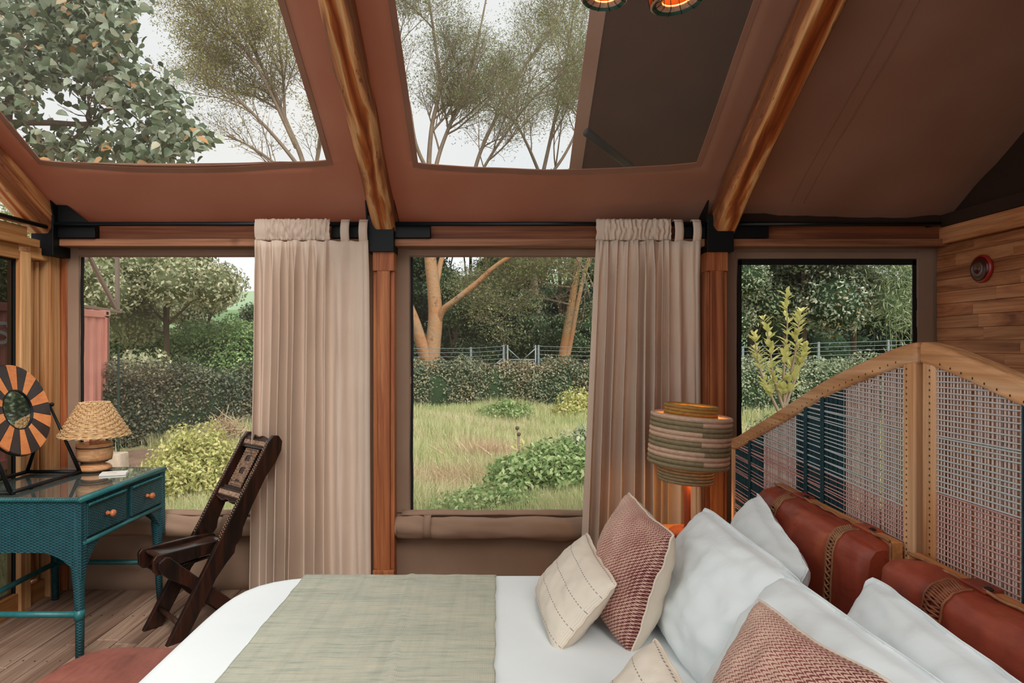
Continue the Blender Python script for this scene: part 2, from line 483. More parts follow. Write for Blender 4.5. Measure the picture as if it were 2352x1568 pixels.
def m_bulb(name, c, s):
    t = NT(name); e = t.n('ShaderNodeEmission', Strength=s); e.inputs['Color'].default_value = lin(c)
    return t.done(e.outputs[0])
MAT['bulb'] = m_bulb('glowing_bulb', '#ffb060', 25)
MAT['cream'] = None
def m_cream():
    t = NT('ribbed_cream_cotton')
    w = t.n('ShaderNodeTexWave', Scale=34.0, Distortion=0.4, bands_direction='X'); t.t.links.new(t.coords(space='UV', scale=(1, 1, 1)), w.inputs['Vector'])
    col = t.ramp(w.outputs['Fac'], [(0.2, '#d2c6b6'), (0.6, '#dbd0c1')])
    uv = t.n('ShaderNodeTexCoord').outputs['UV']
    sp = t.n('ShaderNodeSeparateXYZ'); t.t.links.new(uv, sp.inputs[0])
    # running stitches: four dashed lines across the ribs
    s = t.math('ABSOLUTE', t.math('SUBTRACT', t.math('FRACT', t.math('MULTIPLY', sp.outputs['Y'], 4.6)), 0.5))
    line = t.math('LESS_THAN', s, 0.022)
    dash = t.math('GREATER_THAN', t.math('FRACT', t.math('MULTIPLY', sp.outputs['X'], 30.0)), 0.42)
    col = t.mix(t.math('MULTIPLY', t.math('MULTIPLY', line, dash), 0.75), col, '#6f6257')
    return t.done(t.bsdf(col, 0.9, t.bump(w.outputs['Fac'], 0.3, 0.003), 0, 0.15))
MAT['cream'] = m_cream()
MAT['cream_plain'] = m_cloth('plain_cream_cotton', '#d9cbba', '#cfbfad', bump=0.2, bs=9)
def m_ikat():
    t = NT('rose_brocade')
    uv = t.n('ShaderNodeTexCoord').outputs['UV']
    wob = t.noise(t.coords(space='UV'), 6, 3)
    sp = t.n('ShaderNodeSeparateXYZ'); t.t.links.new(uv, sp.inputs[0])
    X = t.math('MULTIPLY', sp.outputs['X'], 2 * PI * 15); Y = t.math('MULTIPLY', sp.outputs['Y'], 2 * PI * 36)
    # chains of small cells: zigzag uprights that swap sides every half period
    zig = t.math('MULTIPLY', t.math('SINE', Y), 1.25)
    sw = t.math('MULTIPLY', t.math('GREATER_THAN', t.math('SINE', t.math('ADD', t.math('MULTIPLY', Y, 0.2), t.math('MULTIPLY', t.math('SINE', t.math('MULTIPLY', X, 0.5)), 2.2))), 0.0), PI)
    a = t.math('SINE', t.math('ADD', t.math('ADD', X, zig), sw))
    b = t.math('SINE', t.math('ADD', t.math('MULTIPLY', X, 2.0), t.math('MULTIPLY', t.math('COSINE', Y), 1.4)))
    p = t.math('ADD', t.math('ABSOLUTE', a), t.math('MULTIPLY', b, 0.28))
    p = t.math('ADD', p, t.math('MULTIPLY', t.math('SUBTRACT', wob, 0.5), 0.8))
    thr = t.math('MULTIPLY_ADD', sp.outputs['X'], 0.30, 0.42)
    line = t.math('LESS_THAN', p, thr)
    base = t.ramp(sp.outputs['X'], [(0.1, '#cdb09f'), (0.9, '#c09c8c')])
    ink = t.ramp(sp.outputs['X'], [(0.0, '#a2786c'), (0.55, '#8a4f49'), (1.0, '#5c2b2b')])
    col = t.mix(line, base, ink)
    return t.done(t.bsdf(col, 0.9, t.bump(line, 0.4, 0.004), 0, 0.12))
MAT['ikat'] = m_ikat()
MAT['tangerine'] = m_leather('tan_leather_wedge', ['#bd6834', '#d98246', '#e08f54', '#e59f68'], 0.5)
MAT['umber'] = m_flat('dark_leather_wedge', '#2c2424', 0.55, c2='#3a2e2c', scale=12, bump=0.15)
t = NT('mirror_glass'); MAT['mirror'] = t.done(t.bsdf('#c8d0cc', 0.02, None, 1.0, 0.5))
MAT['paper'] = m_flat('paper', '#dcd8d0', 0.7)
MAT['alarm'] = m_flat('dark_red_lacquer', '#4a1614', 0.22, spec=0.6)
MAT['alarm_rim'] = m_flat('red_lacquer_rim', '#a02c20', 0.25, spec=0.6)
MAT['bead_green'] = m_flat('green_beads', '#1c3d33', 0.35, c2='#2c5a48', scale=300)
MAT['bead_pale'] = m_flat('pale_beads', '#c9aa96', 0.5, c2='#a9806a', scale=120)
MAT['bead_amber'] = m_cloth('amber_shade', '#a85a28', '#8a4218', trans=0.5, tc='#d07a30')
# outdoors
MAT['post_green'] = m_flat('green_post_paint', '#2a4038', 0.6)
MAT['soil'] = m_flat('bare_soil', '#8a7260', 0.95, c2='#6e5a4a', scale=4, bump=0.6, bscale=18)
MAT['ground'] = m_flat('meadow_soil', '#a09a72', 0.95, c2='#868458', scale=0.9)
MAT['grass'] = m_leaf('meadow_grass', [(0.0, '#90a064'), (0.35, '#b8be88'), (0.6, '#d8d0a6'), (0.85, '#e6dab8'), (1.0, '#cdb391')], trans=0.35, patch=(0.35, [(0.0, '#93a566'), (0.5, '#bec68c'), (1.0, '#dcd5a8')]))
MAT['grass_dry'] = m_leaf('dry_grass', [(0.0, '#b89c7a'), (0.5, '#cfb494'), (1.0, '#dccbae')], trans=0.3)
MAT['leaf_broad'] = m_leaf('broad_leaf', [(0.0, '#34462f'), (0.3, '#5a6c4c'), (0.6, '#94a086'), (0.93, '#c2c9b2'), (0.992, '#c08a50')], rough=0.4, trans=0.25, spec=0.5)
MAT['leaf_acacia'] = m_leaf('acacia_leaf', [(0.0, '#85854c'), (0.5, '#a5a060'), (1.0, '#bcb478')], trans=0.4)
MAT['leaf_acacia2'] = m_leaf('acacia_leaf_green', [(0.0, '#6e7c58'), (0.5, '#8f9668'), (1.0, '#aeae7c')], trans=0.4)
MAT['leaf_forest'] = m_leaf('forest_leaf', [(0.0, '#384c3c'), (0.5, '#5a6e50'), (1.0, '#98a27a')], trans=0.25)
MAT['leaf_forest2'] = m_leaf('pale_forest_leaf', [(0.0, '#64785a'), (0.5, '#929e7c'), (1.0, '#bec0a0')], trans=0.25)
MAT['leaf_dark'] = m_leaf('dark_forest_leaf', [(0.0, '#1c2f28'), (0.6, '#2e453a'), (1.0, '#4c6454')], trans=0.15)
MAT['leaf_bamboo'] = m_leaf('bamboo_leaf', [(0.0, '#6a8462'), (0.5, '#9aaa80'), (1.0, '#c2c8a0')], trans=0.35)
MAT['leaf_hedge'] = m_leaf('hedge_leaf', [(0.0, '#435244'), (0.4, '#66745a'), (0.75, '#8a9070'), (1.0, '#aaa080')], trans=0.2, patch=(0.8, [(0.0, '#6a6a54'), (0.5, '#968e6e'), (1.0, '#b6a084')]))
MAT['leaf_pale'] = m_leaf('pale_olive_leaf', [(0.0, '#8a9070'), (0.5, '#b2b48e'), (0.94, '#cfccaa'), (1.0, '#ccae88')], trans=0.35)
MAT['leaf_hedge_dark'] = m_leaf('dark_hedge_leaf', [(0.0, '#344236'), (0.5, '#566450'), (0.85, '#82866a'), (1.0, '#a89a7a')], trans=0.2, patch=(0.7, [(0.0, '#544e3e'), (0.5, '#7c725a'), (1.0, '#a8927a')]))
MAT['leaf_ivy'] = m_leaf('ivy_leaf', [(0.0, '#5c8052'), (0.5, '#8cae6c'), (1.0, '#c2d498')], trans=0.25)
MAT['leaf_weed'] = m_leaf('weed_leaf', [(0.0, '#688650'), (0.5, '#93aa6c'), (1.0, '#c0cc94')], trans=0.35)
MAT['leaf_yellow'] = m_leaf('yellow_green_leaf', [(0.0, '#9ca45c'), (0.5, '#c6c47c'), (1.0, '#e4dca0')], trans=0.4)
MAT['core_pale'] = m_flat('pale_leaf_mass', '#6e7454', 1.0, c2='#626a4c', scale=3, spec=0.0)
MAT['core'] = m_flat('shaded_leaf_mass', '#36472f', 1.0, c2='#2e3f2c', scale=3, spec=0.0)  # dark green holds the inner shade of crowns and hedges
def m_fever():
    t = NT('fever_tree_bark'); v = t.coords()
    col = t.ramp(t.noise(v, 1.3, 4), [(0.3, '#a06e48'), (0.5, '#a07c5a'), (0.7, '#8c7862')])
    spots = t.noise(t.coords((1, 1, .8)), 2.6, 5, 0.75)
    col = t.mix(t.math('MULTIPLY', t.math('GREATER_THAN', spots, 0.60), 0.6), col, '#5a4638')
    return t.done(t.bsdf(col, 0.8, t.bump(t.noise(v, 9, 4), 0.5, 0.05), 0, 0.2))
MAT['bark_fever'] = m_fever()
MAT['bark'] = m_flat('grey_brown_bark', '#6a5848', 0.9, c2='#57483c', scale=3, bump=0.4, bscale=20)
MAT['bark_pale'] = m_flat('pale_twig_bark', '#8f7c68', 0.9, c2='#7a6858', scale=3)
MAT['fence'] = m_flat('galvanised_steel', '#7d8888', 0.5, 0.2)
MAT['container'] = m_flat('red_container_paint', '#e09a8a', 0.6, c2='#d08a7c', scale=1.5)
MAT['white_paint'] = m_flat('white_paint', '#e6e4e0', 0.6)
MAT['frame_paint'] = m_flat('grey_brown_frame_paint', '#857368', 0.6)
MAT['stone'] = m_flat('pale_stone', '#c4b4a0', 0.9, c2='#a89884', scale=5, bump=0.4, bscale=25)
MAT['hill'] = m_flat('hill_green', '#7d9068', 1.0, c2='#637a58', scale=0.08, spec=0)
MAT['hill_far'] = m_flat('hazed_hill_green', '#8ea184', 1.0, c2='#7f9478', scale=0.05, spec=0)  # distance haze put into the paler green

# ------------------------------------------------------------------ the tent: roof, walls, floor
SL = 0.585                                   # rise of the roof towards the ridge
ANG = math.atan(SL)
YW = 4.0                                     # window wall
def roof_z(y): return 2.26 + SL * (4 - y)
RN = Vector((0, SL, 1)).normalized()
XL, XR = -2.69, 2.67

SKY = [(-2.495, -0.935, 3.575, 1.55), (-0.435, 1.088, 3.585, 1.55)]    # x0, x1, lower y, upper y
def breaks(lo, hi, extra, step):
    e = sorted([lo, hi] + list(extra)); out = []
    for a, b in zip(e, e[1:]):
        n = max(1, round((b - a) / step)); out += [a + (b - a) * i / n for i in range(n)]
    return out + [hi]
def roof_pt(x, y, off=0.0):
    d = (0.012 + 0.012 * min(1, max(0, x - 1.3))) * fbm(x * 1.3, y * 1.6, 3.1) + off
    if x > 1.4: d += 0.010 * fbm((x + 0.7 * y) * 3.2, (x - y) * 0.8, 6.0)
    # the cloth sags a little between the rafters and puckers along the eave
    bay = math.sin(PI * min(1, max(0, ((x + 2.7) % 2.02) / 2.02)))
    d -= 0.02 * bay
    if y > 3.72: d -= 0.035 * max(0, (y - 3.72) / 0.3) * (0.6 + 0.5 * fbm(x * 2.5, 0.3, 9.0))
    p = Vector((x, y, roof_z(y))) + RN * d
    return p
b = MB()
xs = breaks(-2.80, 2.80, [s for k in SKY for s in k[:2]], 0.085)
ys = breaks(1.2, 4.06, [3.575, 3.585, 1.55], 0.08)
idx = {}
def hole(x, y): return any(k[0] < x < k[1] and k[3] < y < k[2] for k in SKY)
for j, y in enumerate(ys):
    for i, x in enumerate(xs):
        yy = y
        for k in SKY:
            if k[0] < x < k[1] and abs(y - k[2]) < 0.006: yy = y + 0.035 * (1 - ((x - (k[0] + k[1]) / 2) / ((k[1] - k[0]) / 2)) ** 2)
        idx[i, j] = len(b.v); b.v.append(tuple(roof_pt(x, yy)))
for j in range(len(ys) - 1):
    for i in range(len(xs) - 1):
        if not hole((xs[i] + xs[i + 1]) / 2, (ys[j] + ys[j + 1]) / 2):
            b.f.append((idx[i, j], idx[i + 1, j], idx[i + 1, j + 1], idx[i, j + 1])); b.m.append(0)
ceiling = tag(b.build('ceiling', MAT['canvas_roof'], smooth=True, thick=0.003, fix=False), kind='structure')
# hems round the skylights and a doubled seam on the plain bay
for k in SKY:
    xc, hw = (k[0] + k[1]) / 2, (k[1] - k[0]) / 2
    n = 40
    low = [(k[0] + (k[1] - k[0]) * i / n) for i in range(n + 1)]
    ylow = lambda x: k[2] + 0.035 * (1 - ((x - xc) / hw) ** 2)
    b = MB()
    b.strip([roof_pt(x, ylow(x) + 0.002, -0.0035) for x in low], [roof_pt(x * 1.0, ylow(x) + 0.034, -0.0035) for x in low], RN * 0.002)
    for sx, dx in ((k[0], -0.03), (k[1], 0.03)):
        yy = [k[3] + (k[2] + 0.03 - k[3]) * i / n for i in range(n + 1)]
        b.strip([roof_pt(sx, y, -0.0035) for y in yy], [roof_pt(sx + dx, y, -0.0035) for y in yy], RN * 0.002)
    b.build('skylight_hem', MAT['canvas_roof'], ceiling, fix=False)
    b = MB()
    b.strip([roof_pt(x, ylow(x) + 0.032, -0.0045) for x in low], [roof_pt(x, ylow(x) + 0.0335, -0.0045) for x in low], RN * 0.001)
    for sx, dx in ((k[0] - 0.028, -0.0025), (k[1] + 0.028, 0.0025)):
        b.strip([roof_pt(sx, y, -0.0045) for y in yy], [roof_pt(sx + dx * .6, y, -0.0045) for y in yy], RN * 0.001)
    b.build('hem_stitch', MAT['canvas_wall'], ceiling, fix=False)
b = MB()
for dx in (0, 0.07):
    yy = [1.25 + 2.6 * i / 40 for i in range(41)]
    b.strip([roof_pt(1.72 + dx, y, -0.005) for y in yy], [roof_pt(1.726 + dx, y, -0.005) for y in yy], RN * 0.002)
b.build('roof_seam', MAT['canvas_hem'], ceiling, fix=False)
# the other slope of the roof, behind the eye, kept unseen over the headboard side for shade, left out elsewhere to admit light
b = MB(); zr = roof_z(1.2)
def rear_pt(x, y): return Vector((x, y, zr - SL * (1.2 - y) + 0.01 * fbm(x, y, 8)))
xs = breaks(1.25, 2.80, [], 0.3); ys = breaks(-0.62, 1.22, [0.95, -0.42], 0.3)
for xa, xb in zip(xs, xs[1:]):
    for ya, yb in zip(ys, ys[1:]):
        xm, ym = (xa + xb) / 2, (ya + yb) / 2
        if True:
            b.add([rear_pt(xa, ya), rear_pt(xb, ya), rear_pt(xb, yb), rear_pt(xa, yb)], [(0, 1, 2, 3)])
tag(b.build('ceiling_rear_shade', MAT['canvas_roof'], fix=False), kind='structure')
# insect screens in the roof openings
for i, k in enumerate(SKY):
    b = MB(); xc, hw = (k[0] + k[1]) / 2, (k[1] - k[0]) / 2
    b.grid(lambda s, t: roof_pt(k[0] - 0.02 + (k[1] - k[0] + 0.04) * s, k[3] - 0.02 + (k[2] + 0.075 - k[3]) * t, 0.004), 30, 30)
    w = tag(b.build('window_%d' % (4 + i), MAT['screen_roof'], smooth=True, fix=False), kind='structure',
            label='roof opening filled with fine insect screen above the %s' % ('desk' if i == 0 else 'bed'))

# window wall
def wall_pt(x, z):
    return Vector((x, YW + 0.012 * fbm(x * 1.7, z * 2.1, 5.0) + (0.012 * fbm(x * 3, z * 1.3 + x * 1.5, 2.0) if z < 0.48 else 0), z))
WIN = [(-2.54, -0.83, 0.475, 2.03), (-0.527, 1.14, 0.475, 2.03), (1.468, 2.555, 0.475, 2.013)]
b = MB()
xs = breaks(-2.75, 2.75, [s for k in WIN for s in k[:2]], 0.09); zs = breaks(-0.02, 2.30, [0.475, 2.03, 2.013], 0.09)
idx = {}
for j, z in enumerate(zs):
    for i, x in enumerate(xs): idx[i, j] = len(b.v); b.v.append(tuple(wall_pt(x, z)))
for j in range(len(zs) - 1):
    for i in range(len(xs) - 1):
        x, z = (xs[i] + xs[i + 1]) / 2, (zs[j] + zs[j + 1]) / 2
        if not any(k[0] < x < k[1] and k[2] < z < k[3] for k in WIN):
            b.f.append((idx[i, j], idx[i + 1, j], idx[i + 1, j + 1], idx[i, j + 1])); b.m.append(0)
wall_back = tag(b.build('wall_back', MAT['canvas_wall'], smooth=True, thick=0.003, fix=False), kind='structure')
for i, k in enumerate(WIN):
    b = MB(); x0, x1, z0, z1 = k
    b.grid(lambda s, t: Vector((x0 - 0.01 + (x1 - x0 + 0.02) * s, YW + 0.02, z0 - 0.01 + (z1 - z0 + 0.02) * t)), 4, 4)
    w = tag(b.build('window_%d' % (i + 1), MAT['screen'], fix=False), kind='structure')
    b = MB()   # zip tape round the opening
    n = 30; wd = 0.012 if i < 2 else 0.02
    for (xa, xb) in ((x0 - 0.004, x0 + wd), (x1 - wd, x1 + 0.004)):
        zz = [z0 + (z1 - z0) * q / n for q in range(n + 1)]
        wv = lambda z: 0.004 * fbm(z * 4, xa, 1.0)
        b.strip([(xa + wv(z), YW - 0.006, z) for z in zz], [(xb + wv(z), YW - 0.006, z) for z in zz], (0, 0.01, 0))
    if i == 2:
        b.box(x0, x1, YW - 0.006, YW + 0.006, z1 - 0.03, z1 + 0.006)
    b.build('zip_tape', MAT['zip'], w, fix=False)
    b = MB()   # stitched flap border beside the opening
    b.box(x0 - 0.125, x0 - 0.012, YW - 0.010, YW - 0.004, z0, z1 + 0.06)
    b.box(x1 + 0.012, x1 + 0.10, YW - 0.010, YW - 0.004, z0, z1 + 0.06)
    b.box(x0 - 0.02, x1 + 0.02, YW - 0.014, YW - 0.008, z1 + 0.008, z1 + 0.045)
    b.build('flap_border', MAT['canvas_wall'], w)

# rolled window flaps tied up on the sills
def flap_roll(name_label, x0, x1, zc, r, seed, straps):
    t = thing('rolled_canvas_flap', name_label, 'canvas flap', (x0, YW - 0.08, zc - r), 'rolled flaps under the windows')
    b = MB()
    def fn(s, a):
        x = x0 + (x1 - x0) * a; th = 2 * PI * s
        rr = r * (1 + 0.27 * fbm(x * 3.2 + seed, math.cos(th) * 0.9, math.sin(th) * 0.9))
        for sx in straps: rr *= 1 - 0.16 * math.exp(-((x - sx) / 0.03) ** 2)
        sag = -0.012 * fbm(x * 1.2, seed, 0)
        return Vector((x, YW - 0.072 + rr * math.cos(th) * 0.85, zc + sag + rr * math.sin(th) * 1.05))
    b.grid(fn, 26, 70, wrap=True)
    e = Vector((x0, YW - 0.072, zc)); 
    b.build('roll', MAT['canvas_wall'], t, smooth=True, fix=False)
    b = MB()
    for q in range(4):      # the coil ends
        rr = r * (0.95 - 0.2 * q)
        b.lathe([(rr - 0.012, 0), (rr, 0), (rr, 0.012), (rr - 0.012, 0.012)], (0, 0, 0), 24)
    M = Matrix.Translation(e + Vector((-0.012, 0, 0))) @ Matrix.Rotation(PI / 2, 4, 'Y')
    b.v = [tuple(M @ Vector(p)) for p in b.v]
    b.build('coil_end', MAT['canvas_wall'], t, smooth=False)
    for sx in straps:
        b = MB()
        b.grid(lambda s, a: Vector((sx - 0.022 + 0.044 * a, YW - 0.072 + r * 0.92 * math.cos(2 * PI * s), zc + r * 1.07 * math.sin(2 * PI * s))), 24, 1, wrap=True)
        b.build('strap', MAT['canvas_wall'], t, smooth=True, thick=0.004, fix=False)
    b = MB()
    b.grid(lambda s, a: Vector((x0 + 0.02 + (x1 - x0) * s, YW - 0.02 - 0.035 * a, zc + r * 1.05 + 0.022 - 0.022 * a + 0.006 * fbm(s * 8, a * 2, seed))), 40, 3)
    b.build('flap_fold', MAT['canvas_wall'], t, smooth=True, thick=0.004, fix=False)
    return t
flap_roll('taupe canvas window flap rolled on the sill of the middle window', -0.60, 1.12, 0.405, 0.062, 1.3, (-0.42, 0.55))
flap_roll('crumpled taupe canvas flap rolled under the window beside the desk', -2.5, -0.86, 0.41, 0.058, 6.1, (-1.62,))
flap_roll('taupe canvas flap rolled under the window beyond the headboard', 1.47, 2.5, 0.41, 0.058, 3.7, (1.9,))

# floor boards
floor_b = MB(); floor_b.box(-2.8, 2.8, -1.7, 4.1, -0.12, -0.032)
floor = tag(floor_b.build('floor', MAT['floor_plank']), kind='structure')
pw = 0.118
plank_mesh = {}
def plank_obj(name, dims, loc, mat, parent, axis=None):
    key = (name, tuple(round(d, 3) for d in dims), mat)
    if key not in plank_mesh:
        b = MB(); b.box(-dims[0] / 2, dims[0] / 2, -dims[1] / 2, dims[1] / 2, -dims[2] / 2, dims[2] / 2)
        o = b.build(name, MAT[mat], parent, bevel=min(0.004, min(dims) / 4) if mat == 'floor_plank' else 0.0012, seg=1)
        plank_mesh[key] = o
    else:
        o = plank_mesh[key].copy(); link(o, parent)
    o.location = loc
    return o
x = -2.75; r = random.Random(3); k = 0
while x < 2.72:
    if x < -0.6:
        cuts = [-1.65, r.uniform(0.6, 1.6), r.uniform(2.4, 3.4), 4.05]
        for a, c in zip(cuts, cuts[1:]):
            ln = round((c - a) / 0.2) * 0.2
            plank_obj('plank', (pw - 0.006, c - a - 0.003, 0.03), (x + pw / 2, (a + c) / 2, -0.015 + r.uniform(-0.0012, 0.0012)), 'floor_plank', floor)
    else:
        plank_obj('plank', (pw - 0.006, 5.695, 0.03), (x + pw / 2, 1.2, -0.015 + r.uniform(-0.001, 0.001)), 'floor_plank', floor)
    x += pw
b = MB()        # screw heads in pairs on the joist lines
x = -2.75
while x < -0.6:
    for y in (1.95, 2.55, 3.1, 3.62):
        for dx in (0.03, 0.088):
            b.lathe([(0.0, 0.001), (0.004, 0.001), (0.0045, -0.002)], (x + dx, y + random.uniform(-.01, .01), 0.0), 8)
    x += pw
tag(b.build('screw_head', MAT['hole'], floor), kind='stuff')

b = MB(); b.grid(lambda s, t: Vector((1.28 + 1.44 * s, -0.62 + 0.01 * fbm(s * 4, t * 4, 2), 2.85 * t)), 12, 20)
tag(b.build('front_light_block', MAT['canvas_wall'], smooth=True, thick=0.003, fix=False), kind='structure')  # unseen canvas panel added to keep front light off the right roof bay
# right wall, boarded
b = MB(); b.box(XR + 0.022, XR + 0.06, -1.6, 4.0, 0, 2.22)
wall_right = tag(b.build('wall_right', MAT['wall_plank']), kind='structure')
r = random.Random(11); z = 0.0; row = 0; ph = 0.0725
while z < 2.08:
    h = min(ph, 2.09 - z)
    cuts = [-1.6, 0.7 + r.uniform(-.3, .3), 1.9 + r.uniform(-.3, .3)]
    c = 2.75 + r.uniform(-0.15, 0.15)
    while c < 3.86: cuts.append(c); c += r.uniform(0.35, 0.7)
    cuts.append(3.985)
    for a, e in zip(cuts, cuts[1:]):
        plank_obj('plank', (0.022, e - a - 0.0012, h - 0.0015), (XR + 0.011 + r.uniform(0, 0.0012), (a + e) / 2, z + h / 2), 'wall_plank', wall_right)
    z += ph
b = MB(); b.box(XR - 0.03, XR + 0.03, -1.6, 3.99, 2.095, 2.195)
tag(b.build('trim_1', MAT['wall_plank'], bevel=0.004), kind='structure')
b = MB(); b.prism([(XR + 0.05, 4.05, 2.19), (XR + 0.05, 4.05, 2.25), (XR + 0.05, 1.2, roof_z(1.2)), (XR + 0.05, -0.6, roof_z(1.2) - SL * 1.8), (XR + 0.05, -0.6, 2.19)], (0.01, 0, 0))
tag(b.build('wall_gable', MAT['shaded_gable']), kind='structure')
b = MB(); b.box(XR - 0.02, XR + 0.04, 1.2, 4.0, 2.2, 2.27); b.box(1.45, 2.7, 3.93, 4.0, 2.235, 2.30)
tag(b.build('shade_strip', MAT['shaded_gable']), kind='structure')  # dark strips added for the shade between trim, eave and roof

# left side: timber screen doors (posts, stiles, rails, panels, dark mesh)
door = thing('door_1', None, None, (XL, 3.2, 0)); tag(door, kind='structure', label='timber framed screen door with dark mesh beside the desk')
def dbox(name, y0, y1, z0, z1, x0, x1, mat, bev=0.004):
    b = MB(); b.box(x0, x1, y0, y1, z0, z1); return b.build(name, MAT[mat], door, bevel=bev)
dbox('door_stile', 3.655, 3.735, 0.0, 2.02, XL - 0.05, XL + 0.03, 'door_wood')
dbox('door_stile', 3.885, 3.975, 0.0, 2.05, XL - 0.05, XL + 0.035, 'door_wood')
dbox('door_panel', 3.735, 3.845, 0.12, 1.985, XL - 0.045, XL - 0.03, 'door_wood')
dbox('panel_bead', 3.845, 3.86, 0.10, 1.985, XL - 0.05, XL - 0.012, 'door_wood', 0.002)
dbox('panel_gap', 3.86, 3.885, 0.08, 2.0, XL - 0.06, XL - 0.03, 'zip', 0.001)
dbox('bottom_rail', 1.4, 3.655, 0.0, 0.11, XL - 0.045, XL + 0.015, 'door_rail')
dbox('bottom_rail', 3.735, 3.885, 0.0, 0.11, XL - 0.045, XL + 0.005, 'door_rail')
dbox('top_rail', 1.4, 3.655, 1.975, 2.055, XL - 0.045, XL + 0.02, 'door_rail')
dbox('top_rail', 3.735, 3.885, 1.99, 2.06, XL - 0.045, XL + 0.022, 'door_rail')
dbox('header_board', 1.4, 3.78, 2.055, 2.10, XL - 0.05, XL + 0.05, 'door_rail')
dbox('header_beam', 1.4, 3.74, 2.10, 2.17, XL - 0.07, XL + 0.005, 'door_rail')
dbox('upper_batten', 1.4, 3.76, 2.185, 2.20, XL - 0.04, XL + 0.03, 'door_rail')
dbox('door_stile', 2.35, 2.43, 0.0, 2.02, XL - 0.05, XL + 0.03, 'door_wood')
dbox('door_stile', 1.4, 1.48, 0.0, 2.02, XL - 0.05, XL + 0.03, 'door_wood')
b = MB(); b.grid(lambda s, t: Vector((XL - 0.01, 1.45 + 2.21 * s, 0.1 + 1.89 * t)), 6, 6)
b.build('mesh_pane', MAT['screen_dark'], door, fix=False)
b = MB(); b.box(XL - 0.02, XL, 1.45, 3.655, 1.965, 1.976); b.box(XL - 0.02, XL, 3.648, 3.656, 0.1, 1.976)
b.build('pane_gasket', MAT['zip'], door)
b = MB(); b.tube([(XL + 0.07, 1.4, 2.18), (XL + 0.07, 3.8, 2.18)], 0.012, 10)
tag(b.build('door_curtain_rail', MAT['black_rod'], smooth=True), 'black rail above the timber screen door', 'curtain rail')

# eave beams between the posts
for (xa, xb, lab) in ((-2.55, -0.77, 'above the window beside the desk'), (-0.61, 1.235, 'above the middle window'), (1.37, 2.66, 'above the window beyond the headboard')):
    t = thing('eave_beam', 'reddish timber eave beam ' + lab, 'beam', (xa, 3.95, 2.08), 'eave beams')
    b = MB(); b.box(xa, xb, 3.915, 3.99, 2.128, 2.21); b.build('upper_beam', MAT['beam'], t, bevel=0.004)
    b = MB(); b.box(xa - 0.09, xb + 0.02, 3.885, 3.985, 2.082, 2.126); b.build('lower_board', MAT['beam_pale'], t, bevel=0.004)
# posts
def post(x, lab, w=0.125):
    t = thing('timber_post', lab, 'post', (x, 3.9, 0), 'timber posts of the window wall')
    h = w / 2
    b = MB(); b.box(x - h * 0.62, x + h * 0.62, 3.85, 3.96, 0.12, 2.04); b.build('core_board', MAT['post'], t, bevel=0.004)
    for s in (-1, 1):
        b = MB(); b.box(x + s * h * 0.62 if s > 0 else x - h, x + h if s > 0 else x - h * 0.62, 3.868, 3.95, 0.17, 1.93); b.build('side_strip', MAT['post'], t, bevel=0.004)
    b = MB(); b.box(x - h, x + h, 3.847, 3.958, 1.93, 2.05); b.build('top_block', MAT['post'], t, bevel=0.004)
    b = MB(); b.box(x - h, x + h, 3.847, 3.958, 0.10, 0.17); b.build('bottom_block', MAT['post'], t, bevel=0.004)
    b = MB(); b.box(x - h - 0.006, x + h + 0.006, 3.84, 3.965, 0.0, 0.10); b.build('steel_foot', MAT['steel'], t, bevel=0.004)
post(-0.672, 'square timber post beside the curtain nearer the desk')
post(1.292, 'square timber post behind the basket lamp')
b = MB(); b.box(-2.70, -2.62, 3.985, 4.06, 0, 2.06); tag(b.build('timber_post', MAT['post'], bevel=0.004), 'dark timber corner post beside the screen door', 'post', 'timber posts of the window wall')
# steel brackets joining post, beams and rafter
def bracket(x, lab, arms=(0.26, 0.30), drop=2.04, w=0.155):
    t = thing('steel_bracket', lab, 'bracket', (x, 3.9, drop), 'black steel brackets of the roof frame')
    h = w / 2
    b = MB(); b.box(x - h, x + h, 3.83, 3.985, drop, 2.255); b.build('post_socket', MAT['steel'], t, bevel=0.003)
    b = MB()
    P = [Vector((x - h - 0.005, 3.985, 2.20)), Vector((x - h - 0.005, 3.70, 2.20 + 0.10)), Vector((x - h - 0.005, 3.66, 2.42)), Vector((x - h - 0.005, 3.985, 2.29))]
    for s in (x - h - 0.008, x + h):
        b = MB(); b.prism([(s, 3.985, 2.18), (s, 3.84, 2.20), (s, 3.80, 2.335), (s, 3.985, 2.26)], (0.008, 0, 0))
        b.build('rafter_cheek', MAT['steel'], t)
    for s, L in ((-1, arms[0]), (1, arms[1])):
        if L:
            b = MB(); b.box(min(x + s * h, x + s * (h + L)), max(x + s * h, x + s * (h + L)), 3.868, 3.985, 2.128, 2.215); b.build('beam_sleeve', MAT['steel'], t, bevel=0.003)
    return t
bracket(-0.685, 'black steel bracket above the post nearer the desk', (0.22, 0.21))
bracket(1.305, 'black steel bracket above the post behind the basket lamp', (0.17, 0.22))
t = bracket(-2.665, 'black steel corner bracket above the screen door', (0, 0.22), drop=2.02, w=0.13)
b = MB(); b.prism([(-2.60, 3.86, 2.21), (-2.40, 3.86, 2.21), (-2.56, 3.86, 2.335), (-2.60, 3.86, 2.36)], (0, 0.01, 0)); b.build('gusset', MAT['steel'], t)
